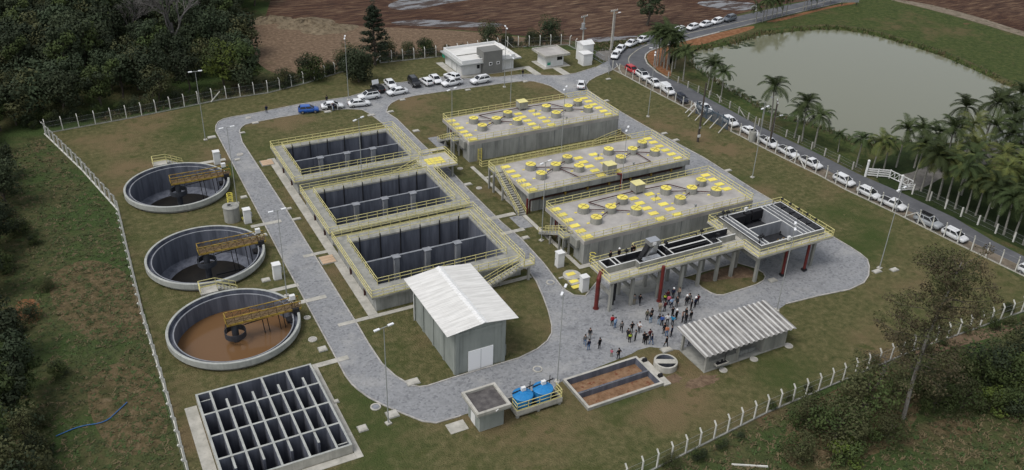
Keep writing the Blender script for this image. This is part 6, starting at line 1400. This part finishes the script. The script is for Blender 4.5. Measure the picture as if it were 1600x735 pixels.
# grey leafless tree in the wood
def bare():
    tr = MB(); tw = MB(); random.seed(5)
    def grow(p,d,L,r,lv):
        q = p+d*L; limb(tr if lv < 2 else tw,p,q,r,r*.65,'bare_twig',5,.07,2)
        if lv < 5:
            for _ in range((3,4,4,4,4)[lv]):
                nd = (d+Vector((rnd(-1,1),rnd(-1,1),rnd(-.35,.8)))*.75).normalized(); grow(p+d*L*rnd(.55,1),nd,L*rnd(.6,.8),r*.55,lv+1)
    grow(Vector((0,0,0)),Vector((.05,0,1)),4.2,.22,0); return tr,tw
p = (22.86, 197.59); veg('bare','bare_tree',bare,'big grey leafless tree standing out in the dark wood','tree',p[0],p[1],1.95); q = (15.69, 208.88); veg('bare','bare_tree',bare,'smaller grey leafless tree left of the big bare one','tree',q[0],q[1],1.1)
random.seed(23)
BR = lambda: make_tree(8.5,6.5,'leaf_bright',16,170,.5,leaf2='leaf_mid',crown_lo=.25)
p = (28.73, 175.14); veg('bright','bright_tree',BR,'yellowish green tree at the corner of the wood by the fence','tree',p[0]+.5,p[1]+3,1.1,sz=1.1)
p = (34.21, 172.47); veg('mid','broadleaf_tree',KD['mid'],'dark green tree at the right end of the wood by the fence','tree',p[0]-.5,p[1]+3.5,.95)
p = (32.16, 172.94); veg('dark3','broadleaf_tree',KD['dark3'],'dark bushy tree next to the yellowish one at the corner of the wood','tree',p[0],p[1]+3,.8)
SH = lambda: make_tree(3.2,3.4,'leaf_mid',13,180,.25,crown_lo=.08,leaf2='leaf_dark',blob_r=.3)
SHD = lambda: make_tree(3.4,3.6,'leaf_dark',13,190,.25,crown_lo=.06,leaf2='leaf_olive',blob_r=.32)
def bush(p,k,s,l,g=None): veg(k,'bush',SH if k == 'sh' else SHD,l,'bush',p[0],p[1],s,group=g,kids=('stem','foliage'))
for a in (((46.68, 176.08),'sh',1.75,'rounded green bush behind the back fence left of the lamp'),((40.49, 174.16),'shd',1.0,'low dark bush behind the fence right of the wood'),((54.79, 179.16),'shd',1.2,'dark scrubby bush behind the fence near the lamp'),((51.04, 178.09),'sh',.8,'small light bush behind the back fence'),((75.29, 182.88),'sh',1.2,'small round tree behind the fence in front of the brown field'),((71.15, 183.10),'shd',.85,'low dark bush right of the pine'),((106.75, 181.01),'shd',1.5,'dark bush behind the gatehouse fence'),((91.68, 183.34),'shd',1.4,'dark pointed bush behind the office roof'),((95.86, 182.18),'shd',.7,'low dark shrub right behind the office'),((102.03, 180.77),'shd',.8,'low dark shrub behind the gatehouse fence'),((66.72, 184.41),'shd',1.1,'dark shrub at the foot of the pine')): bush(*a)
p = (55.25, 170.87); veg('rnd','round_tree',lambda: make_tree(6.2,5.6,'leaf_dark',16,260,.42,crown_lo=.18,blob_r=.33),'dark round tree on the lawn inside the fence by the tall lamp','tree',p[0],p[1],1.0)
p = (56.32, 179.42); veg('thin','thin_tree',lambda: make_tree(6.5,4.5,'leaf_olive',9,60,.4,'pale_bark',crown_lo=.3),'thin greyish tree behind the fence left of the pine','tree',p[0],p[1],1.0)
def pine():
    tr = MB(); cr = MB(); h = 13; limb(tr,(0,0,-.1),(0,0,h),.28,.05,'trunk',8,.01,5)
    for k in range(46):
        f = k/46; z = 1.6+(h-2.2)*f; L = (1-f)**.75*3.4*rnd(.5,1.15)+.35; a = k*2.4+rnd(-.3,.3)
        q = Vector((math.cos(a)*L,math.sin(a)*L,z+L*.12)); limb(tr,(0,0,z-.2),q,.07,.02,'trunk',4,.05,2)
        for g in (.45,.75,1.0): c = Vector((0,0,z-.2)).lerp(q,g); leaf_quads(cr,c,.62*rnd(.8,1.3),46,.34,'leaf_pine',.6)
    leaf_quads(cr,(0,0,h),.5,40,.3,'leaf_pine',1.4); return tr,cr
p = (62.00, 179.79); veg('pine','pine_tree',pine,'tall dark pine behind the back fence in front of the brown field','tree',p[0],p[1],1.2,sz=1.05)
p = (136.43, 182.31); veg('tall','tall_tree',lambda: make_tree(14,5.6,'leaf_dark',24,190,.45,crown_lo=.16,blob_r=.26),'tall dark tree in the ploughed field by the road bend','tree',p[0],p[1],1.1)

# palms: slender trunk, green crown shaft, arching feathered fronds
def make_palm(h, nf, fl, m, seed):
    random.seed(seed); tr = MB(); sh = MB(); cr = MB(); bx,by = rnd(-.3,.3),rnd(-.3,.3)
    pts = [Vector((bx*(k/4)**2,by*(k/4)**2,h*k/4)) for k in range(5)]
    for k in range(4): tr.tube(pts[k],pts[k+1],.17-.018*k,.155-.018*k,'palm_trunk',9,k == 3)
    top = pts[-1]; sh.tube(top,top+Vector((0,0,.9)),.125,.06,'palm_shaft',9); c = top+Vector((0,0,.85))
    for k in range(nf):
        a = 2*PI*k/nf*1.0+rnd(-.25,.25); el = rnd(-.1,.95) if k%3 else rnd(.75,1.4); L = fl*rnd(.8,1.1); d = Vector((math.cos(a)*math.cos(el),math.sin(a)*math.cos(el),math.sin(el))); p = c.copy(); side = Vector((-math.sin(a),math.cos(a),0)); n = 11; prev = p
        for i in range(n):
            f = i/n; d = (d+Vector((0,0,-.13-.12*f))).normalized(); q = p+d*(L/n); cr.beam(p,q,.05*(1-f)+.02,.04,m)
            if i > 0:
                for e in (-1,1):
                    for sub in (0,.5):
                        o = p.lerp(q,sub); ll = (.95*math.sin(PI*min(1,.14+f*.86))**.6+.1)*fl*.28; t = (side*e+d*1.0+Vector((0,0,-.12-rnd(0,.30)))).normalized()*ll; w = d*.062
                        cr.add([o-w,o+w,o+t*.65+w*.8,o+t,o+t*.65-w*.6],[(0,1,2,3,4)],m)
            p = q
    return tr, sh, cr
PK = [('palm1',lambda: make_palm(6.0,18,3.5,'palm_leaf',3)),('palm2',lambda: make_palm(6.8,19,3.6,'palm_leaf',8)),('palm3',lambda: make_palm(4.8,17,3.4,'palm_leaf',13)),('palm4',lambda: make_palm(6.1,18,3.5,'palm_leaf_yellow',21))]
def palm(p, k, s, l, g=None): veg(PK[k][0],'palm_tree',PK[k][1],l,'palm',p[0],p[1],s,group=g,sz=s,kids=('trunk','crown_shaft','crown'))
random.seed(31)
for a in (((118.89, 116.39),1,1.12,'lone palm on the pond bank left of the group of three'),((120.45, 111.42),2,1.0,'left palm of the group of three on the pond bank'),((120.68, 109.70),1,1.0,'middle and tallest palm of the group of three on the pond bank'),((120.74, 106.52),2,1.1,'right palm of the group of three on the pond bank'),((119.70, 144.98),0,.95,'palm right of the dense clump at the road bend'),
    ((121.20, 138.48),0,.9,'left palm of the pair above the water by the pond fence'),((119.91, 135.78),1,.85,'taller palm of the pair by the pond fence'),((120.50, 133.16),0,.85,'palm standing right of the pair by the pond fence'),((123.37, 103.23),2,.6,'very young palm on the pond bank right of the group of three'),((121.41, 97.01),2,.95,'short palm just left of the farm gate'),((122.85, 94.68),3,.85,'short palm behind the farm gate posts'),((124.77, 93.84),2,.95,'palm right behind the board fence of the farm gate'),((128.17, 94.04),1,.95,'leaning palm between the farm gate and the grove')): palm(*a)
for q in ((120.24, 156.45), (120.15, 155.09), (121.10, 155.17), (120.74, 153.46), (120.65, 152.12), (120.83, 150.68), (123.23, 157.13), (123.41, 155.16), (122.79, 152.15)): palm(q,random.choice((0,1,0,2)),rnd(.9,1.08),'palm in the dense clump inside the road bend','palms in the clump at the road bend')
for q in ((164.99, 173.55), (169.23, 174.38), (171.96, 175.21), (175.32, 175.19), (177.58, 175.92), (167.02, 173.38), (173.55, 175.23)): palm(q,random.choice((0,2)),rnd(.70,.82),'palm in the row between the far bank and the upper road','palms along the upper road')
for q in ((184.94, 177.36), (186.26, 177.52), (188.59, 177.98), (190.95, 178.44), (198.32, 180.50), (194.85, 179.71)): palm(q,random.choice((0,2)),rnd(.66,.78),'palm in the farther group along the upper road','palms along the upper road, farther group')
for q in ((124.63, 85.56), (122.61, 82.66), (124.70, 82.22), (124.64, 80.52), (124.48, 78.65), (125.01, 76.98), (125.71, 75.73), (125.36, 73.80), (125.30, 71.78), (124.32, 69.57), (125.09, 68.36), (124.22, 66.20), (123.91, 64.48)): palm(q,random.choice((0,1,3,2)),rnd(.95,1.1),'palm in the front row of the grove, behind the short white posts','palms in the front row of the grove')
GROVE = [(123.87, 87.72), (131.75, 93.63), (142.85, 96.62), (156.20, 98.67), (170.10, 98.99), (215,62), (190,40), (142,60), (128,68), (126,80)]
for q in scatter(GROVE,2.5,7000)[:135]:
    palm(q,random.choice((0,1,1,3)),rnd(.85,1.2),'palm inside the dense grove beyond the farm gate','palms inside the grove')
p = (140.16, 82.37); veg('purple','purple_shrub',lambda: make_tree(2.6,3.4,'purple_leaf',9,120,.34,crown_lo=.1),'purple leaved shrub among the palm trunks','bush',p[0],p[1],1.2,kids=('stem','foliage'))

# brush and the tall thin tree at the front right
random.seed(41)
def euca():
    tr = MB(); cr = MB(); P = [Vector((0,0,-.2)),Vector((.2,.3,5)),Vector((.7,.5,10)),Vector((1.8,.5,15)),Vector((3.0,.6,19.5))]
    for k in range(4): tr.tube(P[k],P[k+1],.25-.05*k,.20-.05*k,'pale_bark',8,False)
    for k in range(64):
        f = rnd(.30,1.0); s = f*4; i = min(3,int(s)); b = P[i].lerp(P[i+1],s-i); a = 2.4*k+rnd(-.5,.5); L = rnd(1.6,6.0)*(1.25-.5*f); q = b+Vector((math.cos(a)*L,math.sin(a)*L,rnd(.3,2.2))); limb(tr,b,q,.06,.02,'trunk',5,.08,3)
        for _ in range(3): c = b.lerp(q,rnd(.5,1.1))+Vector((rnd(-.8,.8),rnd(-.8,.8),rnd(-.4,.5))); leaf_quads(cr,c,rnd(.7,1.4),84,.25,'leaf_brown' if random.random() < .55 else 'leaf_olive',.7)
    return tr, cr
p = (75.77, 46.16); veg('euca','tall_thin_tree',euca,'tall thin tree with sparse bronze leaves rising over the front fence','tree',p[0],p[1],1.0,rz=0,sz=1.0)
p = (77.57, 51.43); veg('sapling','bare_sapling',lambda: make_tree(7,2.6,'leaf_brown',6,26,.25,'pale_bark',crown_lo=.5),'thin leaning sapling beside the tall bronze tree','tree',p[0],p[1],.85)
BG = 'brush beyond the front fence'
for a in (((68.01, 45.90),'ol',1.12,'large olive bush at the bottom edge left of the tall thin tree'),((65.79, 46.97),'ol',1.5,'brownish bush at the bottom edge, left of the olive ones'),((71.83, 48.62),'ol',1.7,'big rounded olive bush in front of the fence'),((64.87, 44.21),'br',.9,'bright green low bush at the bottom edge'),((71.20, 44.38),'ol',0.98,'dark bush at the foot of the tall thin tree'),((64.99, 49.80),'ol',1.1,'sparse brown bush right below the fence posts'),((60.58, 46.79),'ol',.9,'low brown bush at the very bottom edge'),
    ((80.37, 45.75),'ol',1.12,'brown bush right of the tall thin tree'),((81.82, 48.78),'ol',0.98,'bronze bush behind the trunk of the tall thin tree'),((83.07, 44.47),'ol',1.05,'dark green bush in the middle of the right hand brush'),((88.76, 46.79),'sh',1.3,'mid green bush in the right hand brush'),((86.12, 43.03),'br',1.0,'bright yellow green bush in the right hand brush'),((90.53, 44.67),'sh',1.4,'green bush left of the right edge'),((93.35, 44.62),'br',1.2,'bright green bush at the right edge'),((98.26, 47.74),'shd',1.4,'dark bush at the right edge below the fence'),((93.96, 47.68),'shd',1.2,'dark low bush below the right end of the fence'),((86.61, 49.12),'ol',0.9,'dark low bush under the bronze crown'),((78.13, 49.27),'ol',1.0,'small brown bush by the fence behind the tall thin tree'),((88.17, 40.85),'sh',1.2,'rounded green bush at the right edge, lowest')):
    q,k,s,l = a; mk = {'sh':SH,'shd':SHD,'ol':lambda: make_tree(3.4,3.8,'leaf_olive',14,200,.22,crown_lo=.05,leaf2='leaf_mid',blob_r=.3),'br':lambda: make_tree(3.2,3.2,'leaf_bright',10,170,.32,crown_lo=.05,leaf2='leaf_mid',blob_r=.32)}[k]
    veg(k,'bush',mk,l,'bush',q[0],q[1],s,kids=('stem','foliage'))
random.seed(43)
for q in scatter([(-11.5,74),(-6,74),(-6,110),(-9,135),(-12,140)],2.8,300)[:11]: bush(q,random.choice(('shd','shd','sh','ol') if 'ol' in VEG else ('shd',)),rnd(.45,.95),'low dark bush in the scrub at the left edge','low bushes in the left scrub')
for q in scatter([(-8,168.5),(10,170.5),(34,173),(36,176),(-8,173)],2.2,300)[:18]: bush(q,random.choice(('shd','sh')),rnd(.4,.8),'low bush at the foot of the wood right behind the fence','low bushes at the foot of the wood')
for q in scatter([(37,174),(45,177),(58,182),(108,179),(108,182.5),(60,184),(44,180)],2.4,600)[:34]: bush(q,random.choice(('shd','shd','sh')),rnd(.28,.6),'low scrub bush along the outside of the back fence','low scrub along the back fence')

for q in scatter([(46,50.5),(60,52),(75,52.3),(100,52.5),(112,52.5),(112,55),(95,55.4),(70,54.8),(50,53)],2.6,400)[:24]: bush(q,random.choice(('ol','ol','shd','sh')),rnd(.22,.5),'low weedy bush growing along the front fence','low weeds along the front fence')
# grass tufts and weeds on the unmown ground, brush heaps, floating weed
def tufts(name, poly, n, hmax, mats, hole=None):
    mb = MB(); xs = [p[0] for p in poly]; ys = [p[1] for p in poly]; k = 0
    while k < n:
        x,y = rnd(min(xs),max(xs)),rnd(min(ys),max(ys))
        if not inside((x,y),poly): continue
        k += 1; mm = random.choice(mats); h = hmax*rnd(.35,1.0)
        for _ in range(6):
            a = rnd(0,6.28); r = rnd(.05,.35); l = rnd(.15,.4); b = Vector((x+rnd(-.25,.25),y+rnd(-.25,.25),0)); s = Vector((-math.sin(a),math.cos(a),0))*.07; t = b+Vector((math.cos(a)*l,math.sin(a)*l,h*rnd(.5,1)))
            mb.add([b-s,b+s,t+s*.5,t-s*.5],[(0,1,2,3)],mm)
    return tag(mb.build(name),None,None,None,'stuff')
M['dry'] = nmat('dry_grass', (.155,.122,.066), .9, scale=.5, col2=(.095,.078,.04)); M['grass'] = nmat('weed_grass', (.068,.084,.030), .9, scale=.3, col2=(.045,.054,.020)); M['weed'] = nmat('green_weed', (.06,.10,.03), .9, scale=.3, col2=(.04,.06,.02))
random.seed(47)
tufts('weeds',[(-13,72),(2.9,60),(2.7,100),(3.1,131),(-.4,148),(-5,166),(-12,160),(-12,120)],3600,.22,['grass','grass','dry','weed'])
tufts('weeds',[(42,36),(122,28),(122,54),(108,53.6),(88,54),(62,53),(45,51.2),(38,50)],4200,.36,['grass','dry','dry','weed'])
tufts('grass_fringe',[(5,169.3),(27,172.3),(45,175.2),(58,180.8),(108,177.4),(108,181.5),(58,184),(40,180),(5,174)],1500,.7,['grass','dry','leaf_olive'])
tufts('grass_fringe',[(110.8,170),(116,168.5),(122,168),(128,170),(126,174),(112,175)],500,.5,['grass','leaf_mid','dry'])
def heap(p, sx, sy, h, label, m):
    mb = MB(); n = 26; vs = [(0,0,h)]; rings = 5
    for j in range(1,rings+1):
        for i in range(n): a = 2*PI*i/n; r = j/rings*rnd(.9,1.1); vs.append((math.cos(a)*sx*r,math.sin(a)*sy*r,max(-.05,h*(1-(j/rings)**1.6)*rnd(.6,1.25)) if j < rings else -.05))
    fs = [(0,1+i,1+(i+1)%n) for i in range(n)]
    for j in range(rings-1):
        for i in range(n): fs.append((1+j*n+i,1+(j+1)*n+i,1+(j+1)*n+(i+1)%n,1+j*n+(i+1)%n))
    mb.add(vs,fs,m); o = mb.build('brush_heap',None,(p[0],p[1],.012)); tag(o,label,'heap')
M['straw'] = ramp_mat('dry_brush', [(.3,(.075,.055,.035)),(.5,(.17,.135,.09)),(.75,(.27,.22,.15))], 1.1, bump=1., bscale=3)
heap((56.66, 214.73),7,5,1.3,'long heap of dry brush at the far edge of the bare field, left part','straw'); heap((60.76, 208.57),7,4,1.1,'long heap of dry brush at the far edge of the bare field, right part','straw'); heap((48.97, 220.64),6,3,1.2,'low brown brush heap by the corner of the wood','straw')
mb = MB(); random.seed(53)
for q in ((149.09, 162.50), (149.91, 161.09), (151.76, 160.89), (146.99, 161.18), (133.81, 159.22), (133.04, 156.54), (132.72, 154.23), (128.53, 146.16), (127.47, 142.19), (127.23, 138.87), (126.99, 136.06), (126.50, 133.41), (126.52, 131.81), (126.78, 130.51), (126.55, 128.27), (126.21, 126.13), (126.10, 124.29), (126.13, 122.44), (126.74, 121.08), (129.99, 112.99)):
    for _ in range(9):
        x,y = q[0]+rnd(-2.2,2.2),q[1]+rnd(-1.2,1.2); r = rnd(.3,.9)
        if inside((x,y),inset(POND,2.0)): mb.add([(x+r*math.cos(a)*rnd(.6,1.2),y+r*math.sin(a)*rnd(.5,1.1),-.545+.0004*_) for a in [k*PI/4 for k in range(8)]],[tuple(range(8))],'leaf_dark')
if mb.f: tag(mb.build('floating_weed'),kind='stuff')
rnd_ = inset(POND,1.3); mb = MB(); k = 0
while k < 1500:
    i = random.randrange(len(POND)); a,b = POND[i],rnd_[i]; f = rnd(.1,1.1); x,y = a[0]+(b[0]-a[0])*f+rnd(-1,1),a[1]+(b[1]-a[1])*f+rnd(-1,1); k += 1; mm = random.choice(('weed','grass','dry'))
    for _ in range(5):
        t = rnd(0,6.28); p0 = Vector((x+rnd(-.3,.3),y+rnd(-.3,.3),-.5 if f > .5 else -.1)); sd = Vector((-math.sin(t),math.cos(t),0))*.06; q0 = p0+Vector((math.cos(t)*.3,math.sin(t)*.3,rnd(.3,.8)))
        mb.add([p0-sd,p0+sd,q0+sd*.5,q0-sd*.5],[(0,1,2,3)],mm)
tag(mb.build('reeds'),kind='stuff')
p = (53.57, 48.91); mb = MB(); mb.beam((0,0,.1),(3.2,-1.9,.12),.15,.15,'white_post'); tag(mb.build('fallen_post',None,(p[0],p[1],0)),'white concrete post lying in the brush at the bottom edge','post')
P5 = [(-8.06, 83.00), (-5.73, 83.62), (-3.28, 83.00), (-1.83, 84.45), (-0.80, 85.46)]; mb = MB(); mb.path([(x,y,.12) for x,y in smooth_poly(P5,2,False)],.055,'blue_hose',6); tag(mb.build('blue_hose'),'blue hose lying across the scrub at the lower left','hose')
p = (50.22, 53.33)
# ------------------------------------------------------------------ camera, light, sky
(cr_,cu_,cb_),Hc,fpx = ([[0.88652, -0.4615876, 0.0319261], [0.2057131, 0.4550154, 0.8663966], [-0.4144448, -0.7615103, 0.4983349]], 66.0, 1388.5752968433728)
cam = bpy.data.cameras.new('camera'); co = bpy.data.objects.new('camera',cam); COL.objects.link(co)
co.matrix_world = Matrix(((cr_[0],cu_[0],cb_[0],0),(cr_[1],cu_[1],cb_[1],0),(cr_[2],cu_[2],cb_[2],Hc),(0,0,0,1)))
cam.sensor_fit = 'HORIZONTAL'; cam.sensor_width = 36; cam.lens = fpx/1600*36; cam.clip_start = 1; cam.clip_end = 5000
S.camera = co
el, az = R(60), R(188)     # soft high light from the left of the picture
dv = Vector((math.cos(az)*math.cos(el),math.sin(az)*math.cos(el),math.sin(el)))
sun = bpy.data.lights.new('sun','SUN'); sun.energy = 1.2; sun.angle = R(26); sun.color = (1,.965,.92)
so = bpy.data.objects.new('sun',sun); COL.objects.link(so); so.rotation_euler = dv.to_track_quat('Z','Y').to_euler(); so.location = (0,0,200)
w = bpy.data.worlds.new('World'); S.world = w; w.use_nodes = True; N = w.node_tree.nodes; L = w.node_tree.links
sky = N.new('ShaderNodeTexSky'); sky.sky_type = 'NISHITA'; sky.sun_disc = False; sky.sun_elevation = el; sky.sun_rotation = PI/2-az; sky.dust_density = 2.5; sky.air_density = 1.2; sky.ozone_density = 1
hs = N.new('ShaderNodeHueSaturation'); hs.inputs['Saturation'].default_value = .35   # cloud cover takes most of the blue away
L.new(sky.outputs[0],hs.inputs['Color']); L.new(hs.outputs[0],N['Background'].inputs[0]); N['Background'].inputs[1].default_value = .136
S.view_settings.view_transform = 'Standard'; S.view_settings.look = 'None'; S.view_settings.exposure = .22; S.view_settings.gamma = 1
S.render.engine = 'CYCLES'
